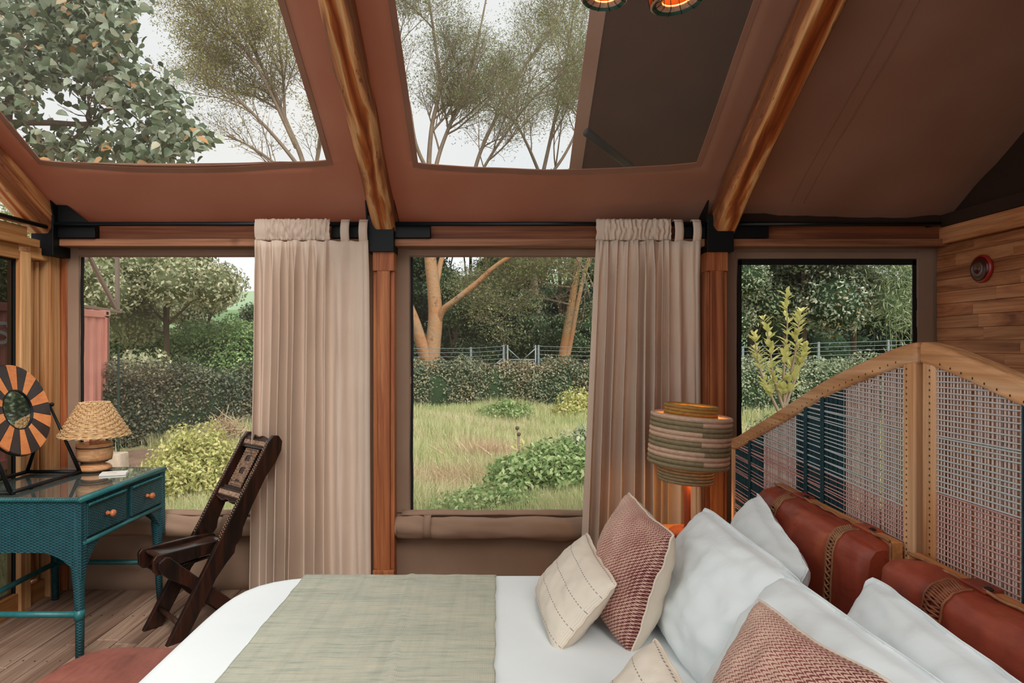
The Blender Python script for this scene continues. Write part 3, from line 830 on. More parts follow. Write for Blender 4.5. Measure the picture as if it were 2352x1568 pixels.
# rafters: adzed poles under the roof cloth
def rafter(x, lab, w=0.135, seed=0.0):
    y0, y1 = 3.95, 1.32
    L = (y0 - y1) / math.cos(ANG)
    b = MB()
    sec = [(-.5, -.32), (-.36, -.5), (.36, -.5), (.5, -.32), (.5, .4), (.4, .5), (-.4, .5), (-.5, .4)]
    def fn(s, t):
        k = int(round(s * 8)) % 8; yy = -L * t
        ww = w * (1 + 0.07 * fbm(yy * 1.4, seed, k * 0.2) + 0.03 * t)
        return Vector((sec[k][0] * ww + 0.012 * fbm(yy * 0.8, seed + 4, 0), yy, sec[k][1] * ww * 1.05))
    b.grid(fn, 8, 60, wrap=True)
    b.add([fn(k / 8, 0) for k in range(8)], [tuple(range(8))])
    o = b.build('rafter', MAT['rafter'], bevel=0.008)
    o.rotation_euler = (-ANG, 0, 0)
    p = Vector((x, y0, roof_z(y0))) - RN * (w * 0.5 + 0.028)
    o.location = p
    return tag(o, lab, 'rafter', 'roof rafters')
rafter(-0.665, 'orange timber rafter with knots between the two roof openings', 0.132, 2.0)
rafter(1.335, 'orange timber rafter with knots beside the plain brown roof bay', 0.14, 8.0)
rafter(-2.685, 'timber rafter meeting the corner bracket above the screen door', 0.15, 14.0)

# curtain rails
for (xa, xb, lab) in ((-2.60, -0.76, 'black curtain rail over the window beside the desk'), (-0.60, 1.23, 'black curtain rail over the middle window'), (1.37, 2.6, 'black rail over the window beyond the headboard')):
    b = MB(); b.tube([(xa, 3.845, 2.205), (xb, 3.845, 2.205)], 0.013, 10)
    t = tag(b.build('curtain_rail', MAT['black_rod'], smooth=True), lab, 'curtain rail', 'curtain rails along the eave')
    for q in (xa + 0.03, xb - 0.03):
        b = MB(); b.box(q - 0.012, q + 0.012, 3.845, 3.93, 2.197, 2.213); b.build('rail_bracket', MAT['steel'], t)

# outer fly sheet over the bed side of the roof, on its own poles
def fly(x, y): return Vector((x, y, (roof_z(y) if y > 1.2 else 2 * roof_z(1.2) - roof_z(y)) + 0.52 + 0.015 * fbm(x, y, 7)))
t = thing('fly_sheet', 'dark brown outer fly sheet stretched above the roof opening over the bed', 'fly sheet', (1.8, 2.8, 3.4))
b = MB(); b.grid(lambda s, q: fly(0.50 + 3.2 * s, -0.6 + 5.1 * q), 24, 48); b.build('sheet', MAT['canvas_fly'], t, smooth=True, thick=0.003, fix=False)
b = MB(); b.strip([fly(0.465, -0.6 + 5.1 * q / 60) for q in range(61)], [fly(0.545, -0.6 + 5.1 * q / 60) - Vector((0, 0, 0.012)) for q in range(61)], RN * 0.004); b.build('edge_hem', MAT['fly_hem'], t, fix=False)
b = MB(); b.tube([at(1347, 303, 3.78), at(1450, 385, 4.06)], 0.026, 10); b.build('spreader_pole', MAT['steel'], t, smooth=True)

# ------------------------------------------------------------------ curtains
def curtain(lab, X0, X1, Xb0, Xb1, flat_from, tabs, seed, yc=3.80):
    t = thing('curtain', lab, 'curtain', ((X0 + X1) / 2, yc, 0.03), 'linen curtains on the eave rail')
    ztop, zsew, zbot = 2.225, 2.10, 0.03
    rr = random.Random(seed); nf = 9
    # fold phase: uneven folds on the gathered part, a broad slack part beyond
    knots = [0.0]
    for i in range(nf): knots.append(knots[-1] + rr.uniform(0.45, 1.6))
    knots = [k / knots[-1] * flat_from for k in knots] + [flat_from + (1 - flat_from) * 0.55, 1.0]
    amps = [rr.uniform(0.45, 1.2) for _ in knots]
    def fold(s):
        for i in range(len(knots) - 1):
            if s <= knots[i + 1] or i == len(knots) - 2:
                f = (s - knots[i]) / (knots[i + 1] - knots[i]); break
        return i, f
    def off(s, w):
        i, f = fold(s)
        a = amps[i] if i < nf else (0.35 if i == nf else 0.2)
        q = math.sin(PI * f)
        return (0.125 * (a * q ** 2 - 0.42) * (0.6 + 0.8 * w)), 0.010 * math.sin(2 * PI * f) * a
    def fn(s, v):
        z = zsew + (zbot - zsew) * v
        s2 = s + 0.012 * fbm(v * 1.5, s * 5, seed) * min(1, 4 * s * (1 - s))
        dy, dx = off(min(1, max(0, s2)), v)
        x = (X0 + (X1 - X0) * s) * (1 - v) + (Xb0 + (Xb1 - Xb0) * s) * v
        top = min(1, v * 8 + 0.25)
        fine = 0.007 * math.sin(s * 2 * PI * 21 + 2.0 * fbm(s * 7, v, seed)) * math.exp(-v * 5) * (1 if s < flat_from else 0)
        return Vector((x + dx * top, yc - dy * top - fine + 0.012 * fbm(s * 9, v * 2, seed + 3), z + 0.004 * math.sin(s * 40)))
    b = MB(); b.grid(fn, 260, 46)
    b.build('drape', MAT['curtain'], t, smooth=True, thick=0.003, fix=False)
    b = MB()       # gathered heading on the rail
    g1 = flat_from
    def hd(s, v):
        z = zsew + 0.004 + (ztop - zsew) * (1 - v)
        s2 = s * g1
        x = X0 + (X1 - X0) * s2
        gt = min(1, max(0, (s - 0.08) * 8))
        j = gt * (math.sin(s * 88 + 5 * fbm(s * 5, v * 1.6, seed)) * 0.006 + 0.008 * fbm(s * 26, v * 2.2, seed))
        bulge = 0.010 * math.sin(PI * min(1, v * 1.1))
        return Vector((x + 0.006 * fbm(s * 20, v * 4, seed), yc + 0.018 - bulge - j, z + (0.007 * fbm(s * 25, 0, seed) if v < 0.1 else 0)))
    b.grid(hd, 200, 10); b.build('gathered_heading', MAT['curtain'], t, smooth=True, thick=0.003, fix=False)
    for (a, c) in tabs:
        b = MB()
        def tb(s, v):
            th = PI * (v * 2 - 0.5)
            z = zsew + (ztop - zsew) * v
            return Vector((a + (c - a) * s, yc + 0.012 - 0.02 * math.sin(PI * v), z - 0.008))
        b.grid(tb, 3, 8)
        b.grid(lambda s, v: Vector((a + (c - a) * s, yc + 0.012 + 0.055 * v, ztop - 0.008 + 0.012 * math.sin(PI * v))), 3, 6)
        b.build('tab', MAT['curtain'], t, smooth=True, thick=0.003, fix=False)
    # side hem
    b = MB()
    zz = [i / 40 for i in range(41)]
    b.strip([fn(1.0, v) - Vector((0.0, 0.004, 0)) for v in zz], [fn(0.955, v) - Vector((0, 0.004, 0)) for v in zz], (0, -0.002, 0))
    b.build('side_hem', MAT['curtain'], t, smooth=True, fix=False)
    return t
k = 3.80 / FPX
curtain('linen curtain gathered beside the dark carved chair', (583 - CX) * k, (845 - CX) * k, (571 - CX) * k, (847 - CX) * k, 0.66,
        [((782 - CX) * k, (802 - CX) * k), ((824 - CX) * k, (844 - CX) * k)], 21)
curtain('linen curtain gathered behind the basket lamp', (1370 - CX) * k, (1610 - CX) * k, (1333 - CX) * k, (1622 - CX) * k, 0.72,
        [((1550 - CX) * k, (1570 - CX) * k), ((1592 - CX) * k, (1611 - CX) * k)], 34)

# ------------------------------------------------------------------ bed
ZB = 0.60
bed = thing('bed', 'double bed made up with smooth white linen', 'bed', (0.05, 1.75, 0))
b = MB()
BX0, BX1, BY0, BY1 = -0.985, 1.06, 0.93, 2.585
def rr_rect(th, rad, grow):
    """a rounded rectangle's outline, corner radius rad, by angle"""
    hx, hy = (BX1 - BX0) / 2 + grow, (BY1 - BY0) / 2 + grow
    c, s = math.cos(th), math.sin(th)
    n = 7.0
    k = (abs(c / hx) ** n + abs(s / hy) ** n) ** (-1 / n)
    return (BX0 + BX1) / 2 + c * k, (BY0 + BY1) / 2 + s * k
def bedtop(s, v):
    th = 2 * PI * s
    if v < 0.6:
        q = v / 0.6; x, y = rr_rect(th, 0, -0.05)
        cx, cy = (BX0 + BX1) / 2, (BY0 + BY1) / 2
        x, y = cx + (x - cx) * q, cy + (y - cy) * q; z = ZB + 0.004 * fbm(x * 2.2, y * 2.2, 1.5)
    elif v < 0.8:
        q = (v - 0.6) / 0.2 * PI / 2; x, y = rr_rect(th, 0, -0.05 + 0.05 * math.sin(q)); z = ZB - 0.05 + 0.05 * math.cos(q)
    else:
        q = (v - 0.8) / 0.2; x, y = rr_rect(th, 0, 0.02 * q + 0.012 * q * math.sin(th * 23)); z = ZB - 0.05 - 0.50 * q
    return Vector((x, y, z))
b.grid(bedtop, 128, 60, wrap=True)
b.build('bed_linen', MAT['white'], bed, smooth=True, fix=False)
b = MB(); b.box(BX0 + 0.06, BX1 - 0.05, BY0 + 0.06, BY1 - 0.06, 0.08, 0.5); b.build('mattress', MAT['white'], bed, bevel=0.03)
for x in (BX0 + 0.12, BX1 - 0.12):
    for y in (BY0 + 0.12, BY1 - 0.12):
        b = MB(); b.box(x - 0.04, x + 0.04, y - 0.04, y + 0.04, 0, 0.09); b.build('foot', MAT['table'], bed, bevel=0.004)
# woven runner across the bed
def runner(s, v):
    x = -0.745 + 0.738 * s + 0.004 * fbm(v * 14, s, 2)
    if s > 0.98: x += 0.003 * fbm(v * 25, 4, 2)
    y = 0.95 + 1.63 * v
    z = ZB + 0.009 + 0.004 * fbm(x * 2.2, y * 2.2, 1.5) + 0.0018 * fbm(x * 12, y * 5, 3)
    z += 0.0045 * math.exp(-((x + 0.30 + 0.06 * (y - 2)) / 0.012) ** 2)          # a soft crease
    e = max(0, y - 2.52); z -= min(0.2, 7.5 * e * e)
    return Vector((x, y, z))
b = MB(); b.grid(runner, 90, 90)
b.v = [tuple(p) for p in b.v]
tag(b.build('bed_runner', MAT['runner'], smooth=True, thick=0.005, fix=False), 'sage green woven runner laid across the white bed', 'bed runner')

# ------------------------------------------------------------------ pillows and cushions
def pillow(name, lab, cat, group, w, h, th, c, n, roll, front, back, seed, flange=0.0, pinch=0.10, wr=0.012, up=None, parts=('front_panel', 'back_panel'), soft=1.0, crush=None):
    """a stuffed cover: w along the bed's width, h up its own face, facing n"""
    n = Vector(n).normalized()
    a = Vector((0, 0, 1)).cross(n); a.normalize(); u = n.cross(a)
    R = Matrix((a, u, n)).transposed() @ Matrix.Rotation(roll, 3, 'Z')
    c = Vector(c)
    t = thing(name, lab, cat, (c.x, c.y, c.z - h * 0.42), group)
    N = 40; ex = 0.42 if flange else 0.52
    def pos(i, j, side):
        p, q = -1 + 2 * i / N, -1 + 2 * j / N
        X = w / 2 * p * (1 - pinch * (1 - abs(q) ** 1.8) * abs(p) ** 3)
        Y = h / 2 * q * (1 - pinch * (1 - abs(p) ** 1.8) * abs(q) ** 3)
        rc = 1 - 0.085 * (abs(p) * abs(q)) ** 3.5 * soft; X *= rc; Y *= rc
        f = 1 - flange
        pp, qq = min(1, abs(p) / f), min(1, abs(q) / f)
        T = th / 2 * max(0, (1 - pp ** 2.4)) ** ex * max(0, (1 - qq ** 2.4)) ** ex
        sag = 1 - 0.18 * q
        k = fbm(p * 2.4 + seed, q * 2.4, side * 3.0) * wr + fbm(p * 6 + seed, q * 6, side * 3.0 + 9) * wr * 0.35
        edge = min(1, 4 * (1 - max(abs(p), abs(q))))
        Z = side * (T * sag + k * edge) + (1 - edge) * 0.007 * fbm(p * 3 + seed, q * 3, 30) * (1.6 if flange else 1)
        if side > 0 and flange and abs(max(pp, qq) - 0.985) < 0.03: Z += 0
        if crush: Z += crush(p, q)
        return c + R @ Vector((X, Y, Z))
    for side, m, nm in ((1, front, parts[0]), (-1, back, parts[1])):
        V = [pos(i, j, side) for j in range(N + 1) for i in range(N + 1)]
        F = [(j * (N + 1) + i, j * (N + 1) + i + 1, (j + 1) * (N + 1) + i + 1, (j + 1) * (N + 1) + i) for j in range(N) for i in range(N)]
        if side < 0: F = [f[::-1] for f in F]
        o = np_obj(nm, V, F, m, t, smooth=True)
        uv = o.data.uv_layers.new(name='UVMap')
        li = np.array([l.vertex_index for l in o.data.loops])
        co = np.stack([(li % (N + 1)) / N, (li // (N + 1)) / N], 1).astype(np.float32)
        uv.data.foreach_set('uv', co.ravel())
    b = MB()
    ring = [pos(i, 0, 1) for i in range(N)] + [pos(N, j, 1) for j in range(N)] + [pos(N - i, N, 1) for i in range(N)] + [pos(0, N - j, 1) for j in range(N)]
    b.tube(ring, 0.0035 if not flange else 0.002, 6, closed=True)
    b.build('seam', back, t, smooth=True, fix=False)
    return t
W = 'white pillows against the headboard'
pillow('pillow', 'white pillow leaning on the leather pad nearer the window', 'pillow', W, 0.66, 0.42, 0.19, (0.825, 2.12, 0.745), (-0.93, 0.10, 0.40), -0.13, MAT['pillow'], MAT['pillow'], 1.0, 0.055, 0.07, 0.014)
pillow('pillow', 'white flanged pillow behind the upright rose cushion', 'pillow', W, 0.68, 0.43, 0.22, (0.645, 1.96, 0.745), (-0.88, -0.08, 0.48), -0.05, MAT['pillow'], MAT['pillow'], 5.0, 0.06, 0.06, 0.014)
pillow('pillow', 'white pillow leaning on the nearer leather pad, rearmost of its pair', 'pillow', W, 0.72, 0.44, 0.18, (0.805, 1.26, 0.745), (-0.92, 0.05, 0.40), -0.02, MAT['pillow'], MAT['pillow'], 9.0, 0.05, 0.07, 0.014)
pillow('pillow', 'white pillow just behind the tilted rose cushion in front', 'pillow', W, 0.72, 0.44, 0.21, (0.65, 1.36, 0.735), (-0.86, -0.05, 0.52), 0.0, MAT['pillow'], MAT['pillow'], 13.0, 0.06, 0.06, 0.014)
G = 'rose patterned cushions on the bed'
pillow('cushion', 'rose patterned cushion standing upright with plain cream back, beside white pillow', 'cushion', G, 0.42, 0.41, 0.19, (0.425, 2.10, 0.785), (-0.93, -0.16, 0.30), -0.10, MAT['ikat'], MAT['cream_plain'], 3.0, 0, 0.13, 0.008)
pillow('cushion', 'rose patterned cushion tilted at the front edge of the picture', 'cushion', G, 0.44, 0.43, 0.17, (0.525, 1.23, 0.765), (-0.90, -0.10, 0.42), 0.06, MAT['ikat'], MAT['cream_plain'], 17.0, 0, 0.13, 0.008)
G = 'ribbed cream cushions on the bed'
pillow('cushion', 'small ribbed cream cushion with stitched lines leaning on the upright rose cushion', 'cushion', G, 0.43, 0.30, 0.13, (0.245, 2.13, 0.705), (-0.74, -0.12, 0.62), -0.12, MAT['cream'], MAT['cream_plain'], 21.0, 0, 0.12, 0.006)
pillow('cushion', 'small ribbed cream cushion cut by the bottom of the picture', 'cushion', G, 0.43, 0.30, 0.13, (0.30, 1.33, 0.695), (-0.76, -0.10, 0.62), -0.06, MAT['cream'], MAT['cream_plain'], 25.0, 0, 0.12, 0.006)

# ------------------------------------------------------------------ headboard screen and leather pads
HX = 1.12
HY = 1.71
top_l = [(3.08, 1.05), (2.85, 1.135), (2.518, 1.257), (2.185, 1.387), (1.93, 1.459), (1.80, 1.495), (HY + 0.004, 1.511)]
hb = thing('headboard_screen', 'arched two panel oak headboard screen strung with coloured cords', 'headboard', (HX, HY, 0))
def top_at(y):
    d = abs(y - HY)
    pts = [(abs(a - HY), z) for a, z in top_l][::-1]
    for (d0, z0), (d1, z1) in zip(pts, pts[1:]):
        if d <= d1: return z0 + (z1 - z0) * (d - d0) / (d1 - d0)
    return pts[-1][1]
prng = random.Random(5)
for s in (1, -1):
    yo = HY + s * 1.37
    ysd = [HY + s * (0.005 + 1.365 * i / 44) for i in range(45)]
    sm = lambda y: sum(top_at(HY + s * min(1.37, max(0, abs(y - HY) + d))) for d in (-0.08, -0.04, 0, 0.04, 0.08)) / 5
    b = MB(); b.strip([(HX - 0.025, y, sm(y)) for y in ysd], [(HX - 0.025, y, sm(y) - 0.058) for y in ysd], (0.05, 0, 0))
    b.build('top_rail', MAT['oak_y'], hb, bevel=0.012, seg=3)
    for (ya, yb) in ((HY + s * 0.015, HY + s * 0.064), (yo - s * 0.035, yo)):
        zt = min(sm(ya), sm(yb)) - 0.045
        b = MB(); b.box(HX - 0.022, HX + 0.022, min(ya, yb), max(ya, yb), 0.0, zt); b.build('stile', MAT['oak'], hb, bevel=0.005)
    b = MB(); b.box(HX - 0.02, HX + 0.02, min(HY + s * 0.06, yo - s * 0.03), max(HY + s * 0.06, yo - s * 0.03), 0.12, 0.18); b.build('bottom_rail', MAT['oak_y'], hb, bevel=0.005)
    # peg holes
    b = MB()
    for i in range(34):
        y = HY + s * (0.09 + 1.22 * i / 33); z = sm(y) - 0.043
        b.grid(lambda p, q: Vector((HX - 0.0262 - 0.0002 * q, y + 0.002 * q * math.cos(2 * PI * p), z + 0.003 * q * math.sin(2 * PI * p))), 8, 1, wrap=True)
    for i in range(60):
        z = 0.45 + 1.0 * i / 60
        y = HY + s * 0.047
        b.grid(lambda p, q: Vector((HX - 0.0235 - 0.0002 * q, y + 0.002 * q * math.cos(2 * PI * p), z + 0.003 * q * math.sin(2 * PI * p))), 8, 1, wrap=True)
    tag(b.build('peg_hole', MAT['hole'], hb, fix=False), kind='stuff')
    # cords
    bands = [(0.055, 0.38, 'cord_beige'), (0.38, 0.72, 'cord_teal'), (0.72, 1.015, 'cord_beige'), (1.015, 1.34, 'cord_teal')]
    if s < 0: bands = [(0.055, 0.335, 'cord_beige'), (0.335, 0.72, 'cord_teal'), (0.72, 1.0, 'cord_beige'), (1.0, 1.34, 'cord_teal')]
    sp = 0.0112
    for (a, c, m) in bands:
        b = MB(); d = a
        spc = sp * (0.7 if m == 'cord_teal' else 1)
        while d < c:
            y = HY + s * d; zt = sm(y) - 0.05
            for (dx, jit) in ((-0.012, 0.0), (0.016, 0.006)):
                yy = y + s * jit + prng.uniform(-.002, .002)
                b.tube([(HX + dx, yy, 0.15), (HX + dx, yy + prng.uniform(-.002, .002), zt + prng.uniform(0, 0.018))], 0.0026, 4, caps=False)
            if m == 'cord_teal':
                b.tube([(HX + 0.004, y + s * 0.004, 0.15), (HX + 0.004, y + s * 0.004, zt)], 0.0018, 4, caps=False)
            d += spc
        tag(b.build('upright_cord', MAT[m], hb, smooth=True, fix=False), kind='stuff')
    # crosswise cords: pale above, rose below, some fanned
    zr_ = 1.06 if s > 0 else 1.13
    for (z0, z1, m) in ((1.27, 1.46, 'cord_pale'), (zr_, 1.27, 'cord_mint'), (0.45, zr_, 'cord_rose')):
        b = MB(); z = z0
        while z < z1:
            # outer end where the arch cuts the cord
            d1 = 1.34
            while d1 > 0.1 and sm(HY + s * d1) - 0.04 < z + 0.02 * (d1): d1 -= 0.012
            if d1 > 0.12:
                fan = prng.choice([0, 0, 0, 0.05, -0.03]) * min(1, d1)
                b.tube([(HX - 0.016, HY + s * (0.045 + prng.uniform(-.006, .01)), z), (HX - 0.016, HY + s * d1, z + 0.02 * d1 + fan * d1 * 0.3 + prng.uniform(-.003, .003))], 0.0020, 4, caps=False)
                if prng.random() < 0.5:
                    zz = z + 0.006
                    b.tube([(HX + 0.012, HY + s * 0.05, zz), (HX + 0.012, HY + s * d1, zz + prng.uniform(-.02, .05) * d1)], 0.0018, 4, caps=False)
            z += 0.0135
        tag(b.build('cross_cord', MAT[m], hb, smooth=True, fix=False), kind='stuff')
    # a few heavy teal cords drawn together
    b = MB()
    for d0 in ((0.50, 0.62, 1.14) if s > 0 else (0.34, 0.352, 0.364, 0.376, 0.60)):
        for q in range(3):
            y = HY + s * (d0 + q * 0.008)
            b.tube([(HX - 0.021, y, 0.15), (HX - 0.021, y, sm(y) - 0.05)], 0.0026, 5, caps=False)
    tag(b.build('heavy_cord', MAT['cord_teal'], hb, smooth=True, fix=False), kind='stuff')

def pad(lab, y0, y1, ztop, laces, pale):
    """bolster of leather buttoned to a plank"""
    zb = 0.56; xb = 1.06; dep = 0.105
    t = thing('leather_headboard_pad', lab, 'headboard pad', (1.03, (y0 + y1) / 2, zb), 'leather pads along the headboard')
    b = MB(); b.box(xb, xb + 0.03, y0 - 0.006, y1 + 0.004, zb, ztop + 0.003); b.build('backing_plank', MAT['table'], t, bevel=0.003)
    h = ztop - zb
    def sec(q):
        """profile of the padding: back top edge, over the front, to the bottom"""
        P = [(0.0, 1.0), (0.34, 1.0), (0.62, 0.985), (0.83, 0.93), (0.96, 0.80), (1.0, 0.55), (1.0, 0.32), (0.95, 0.1), (0.75, 0.0), (0.0, 0.0)]
        f = q * (len(P) - 1); i = min(int(f), len(P) - 2); f -= i
        return P[i][0] + (P[i + 1][0] - P[i][0]) * f, P[i][1] + (P[i + 1][1] - P[i][1]) * f
    def surf(y, q, lift=0.0):
        dx, dz = sec(q); e = min(1, (y - y0) / 0.07, (y1 - y) / 0.07); e = max(0, e)
        e = (1 - (1 - e) ** 2.0) ** 0.5
        k = 0.62 + 0.38 * e
        p = 0.010 * fbm(y * 5, q * 4, ztop * 9 + y0) * e
        return Vector((xb - dep * dx * k - p * dx - lift * dx, y, zb + h * (0.5 + (dz - 0.5) * (0.90 + 0.10 * e)) + (p + lift) * (dz if dz > 0.9 else 0)))
    b = MB(); b.grid(lambda s, q: surf(y0 + (y1 - y0) * s, q), 90, 32)
    for yy, s in ((y0, 0), (y1, 1)):
        ring = [surf(yy, i / 32) for i in range(33)]
        b.add(ring, [tuple(range(33))])
    b.build('cushion_leather', MAT['leather'], t, smooth=True, fix=False)
    for ly in laces:
        b = MB(); wd = 0.019 if pale else 0.028; n = 26; m = MAT['lacing_pale' if pale else 'lacing']
        for i in range(n):
            q0 = 0.10 + 0.55 * i / n; q1 = 0.10 + 0.55 * (i + 1.25) / n
            b.tube([surf(ly - wd, q0, 0.001), surf(ly, (q0 + q1) / 2, 0.006), surf(ly + wd, q1, 0.001)], 0.0030, 5)
            b.tube([surf(ly + wd, q0, 0.001), surf(ly, (q0 + q1) / 2, 0.009), surf(ly - wd, q1, 0.001)], 0.0030, 5)
        for e in (-wd, wd):
            b.tube([surf(ly + e, 0.06 + 0.62 * i / 40, 0.0015) for i in range(41)], 0.0035, 5)
        b.build('lacing', m, t, smooth=True, fix=False)
        b = MB(); b.box(xb - 0.012, xb + 0.033, ly - 0.050, ly + 0.030, ztop - 0.002, ztop + 0.009); b.build('leather_tab', MAT['leather'], t, bevel=0.004)
        b = MB(); b.ball((xb + 0.004, ly - 0.042, ztop + 0.010), 0.010, 10, (0.8, 1.2, 0.4)); b.build('button', MAT['hole'], t, smooth=True)
    b = MB()
    b.tube([Vector((xb - 0.004, y0 + (y1 - y0) * i / 50, ztop + 0.004 + 0.002 * math.sin(i))) for i in range(51)], 0.004, 6)
    b.tube([Vector((xb - 0.002, y0 - 0.002, zb + h * i / 30)) for i in range(31)], 0.004, 6)
    b.build('piping', MAT['lacing_pale'], t, smooth=True, fix=False)
pad('cognac leather headboard pad with two laced seams nearer the window', 1.765, 2.50, 0.965, (1.90, 2.30), True)
pad('cognac leather headboard pad with a wide braided seam nearer the camera', 0.90, 1.685, 0.96, (1.46,), False)

# ------------------------------------------------------------------ bench at the foot of the bed
bench = thing('leather_bench', 'low bench with worn red leather top at the foot of the bed', 'bench', (-1.24, 1.6, 0))
b = MB()
def btop(s, v):
    th = 2 * PI * s; n = 5.0; hx, hy = 0.205, 0.66
    c, sn = math.cos(th), math.sin(th); k = (abs(c / hx) ** n + abs(sn / hy) ** n) ** (-1 / n)
    if v < 0.7: q = v / 0.7; z = 0.452 + 0.008 * (1 - q * q); r = 0.97 * q
    elif v < 0.85: q = (v - 0.7) / 0.15; r = 0.97 + 0.03 * math.sin(q * PI / 2); z = 0.452 - 0.02 * (1 - math.cos(q * PI / 2))
    else: q = (v - 0.85) / 0.15; r = 1.0; z = 0.432 - 0.05 * q
    return Vector((-1.235 + c * k * r, 1.62 + sn * k * r, z))
b.grid(btop, 96, 24, wrap=True); b.build('leather_top', MAT['leather_bench'], bench, smooth=True, fix=False)
b = MB(); n = 96
b.tube([btop(i / n, 0.86) for i in range(n)], 0.006, 6, closed=True); b.build('piping', MAT['lacing'], bench, smooth=True, fix=False)
b = MB(); b.box(-1.42, -1.05, 1.0, 2.24, 0.33, 0.385); b.build('bench_frame', MAT['table'], bench, bevel=0.005)
for x in (-1.39, -1.08):
    for y in (1.05, 2.19):
        b = MB(); b.box(x - 0.025, x + 0.025, y - 0.025, y + 0.025, 0, 0.34); b.build('leg', MAT['table'], bench, bevel=0.004)

# ------------------------------------------------------------------ bedside table and basket lamp
bt = thing('bedside_table', 'orange wood bedside table behind the white pillows', 'bedside table', (1.0, 3.22, 0))
b = MB(); b.box(0.76, 1.24, 2.98, 3.48, 0.505, 0.545); b.build('table_top', MAT['table'], bt, bevel=0.006)
for x in (0.80, 1.2):
    for y in (3.02, 3.44):
        b = MB(); b.box(x - 0.022, x + 0.022, y - 0.022, y + 0.022, 0, 0.506); b.build('leg', MAT['table'], bt, bevel=0.004)
b = MB(); b.box(0.80, 1.2, 3.02, 3.44, 0.36, 0.506); b.build('drawer_box', MAT['table'], bt, bevel=0.004)
LX, LY = 0.958, 3.28
lamp = thing('basket_lamp', 'table lamp with tiered coiled grass shade in sage and blush, lit', 'lamp', (LX, LY, 0.545))
b = MB(); b.lathe([(0.0, 0.0), (0.10, 0.0), (0.105, 0.012), (0.09, 0.026), (0.025, 0.035)], (LX, LY, 0.546), 32); b.build('base', MAT['redwood'], lamp, smooth=True)
b = MB(); b.lathe([(0.0165, 0.03), (0.0165, 0.34), (0.012, 0.38), (0.0, 0.38)], (LX - 0.008, LY, 0.546), 20); b.build('stem', MAT['redwood'], lamp, smooth=True)
b = MB(); b.ball((LX, LY, 0.965), 0.035, 12); b.build('bulb', MAT['bulb'], lamp, smooth=True)
tiltm = Matrix.Rotation(math.radians(4.5), 3, 'Y')
def drum(nm, r, z0, z1, n, cols, shift=(0, 0), inner=False):
    e = (z1 - z0) / n
    for i in range(n):
        z = z0 + e * (i + 0.5)
        b = MB(); sg = 72
        def fn(s, q):
            th = 2 * PI * s; a = 2 * PI * q
            rr = r + e * 0.50 * math.cos(a) + 0.0006 * math.sin(s * 2 * PI * 140)
            p = Vector((rr * math.cos(th), rr * math.sin(th), z - 0.99 + e * 0.54 * math.sin(a)))
            return (tiltm @ p) + Vector((LX + shift[0], LY + shift[1], 0.99))
        b.grid(fn, sg, 8, wrap=True)
        c = cols[i % len(cols)] if isinstance(cols, list) else cols
        # the two colours swap on a slope round the drum, as on the photographed basket
        m2 = [MAT[c if isinstance(c, str) else c[0]], MAT[c if isinstance(c, str) else c[1]]]
        if not isinstance(c, str):
            cut = -PI / 2 + 0.10 - 0.012 * i
            for fi in range(len(b.f)):
                th = (fi % sg + 0.5) / sg * 2 * PI
                d = (th - cut) % (2 * PI)
                b.m[fi] = 1 if d < PI else 0
        o = b.build('grass_coil', m2, lamp, smooth=True, fix=False)
S_, P_ = 'coil_sage', 'coil_pink'
drum('upper', 0.124, 1.135, 1.198, 4, 'coil_gold', (-0.004, 0))
drum('middle', 0.188, 0.895, 1.150, 11, [(S_, S_), (S_, P_), (P_, P_), (P_, S_), (S_, S_), (S_, P_), (P_, P_), (P_, S_), (S_, S_), (S_, P_), (P_, P_)][::1])
drum('lower', 0.130, 0.815, 0.905, 6, S_, (-0.008, 0))
pl = bpy.data.lights.new('lamp_glow', 'POINT'); pl.energy = 5.5; pl.color = (1.0, 0.55, 0.2); pl.shadow_soft_size = 0.04
po = bpy.data.objects.new('lamp_glow', pl); COL.objects.link(po); po.location = (LX, LY, 0.832)

# alarm disc on the boarded wall
al = thing('wall_alarm', 'dark red round disc fixed to the boarded wall', 'alarm', (XR - 0.02, 3.6, 1.93))
M = Matrix.Translation((XR, 3.60, 1.914)) @ Matrix.Rotation(-PI / 2, 4, 'Y')
for nm, prof, m in (('rim', [(0.0, 0.0), (0.076, 0.0), (0.078, 0.012), (0.072, 0.020), (0.066, 0.021), (0, 0.02)], 'alarm_rim'), ('dome', [(0.068, 0.019), (0.067, 0.025), (0.055, 0.029), (0.025, 0.031), (0.018, 0.028), (0.0, 0.028)], 'alarm')):
    b = MB(); b.lathe(prof, (0, 0, 0), 40); b.v = [tuple(M @ Vector(p)) for p in b.v]; b.build(nm, MAT[m], al, smooth=True)

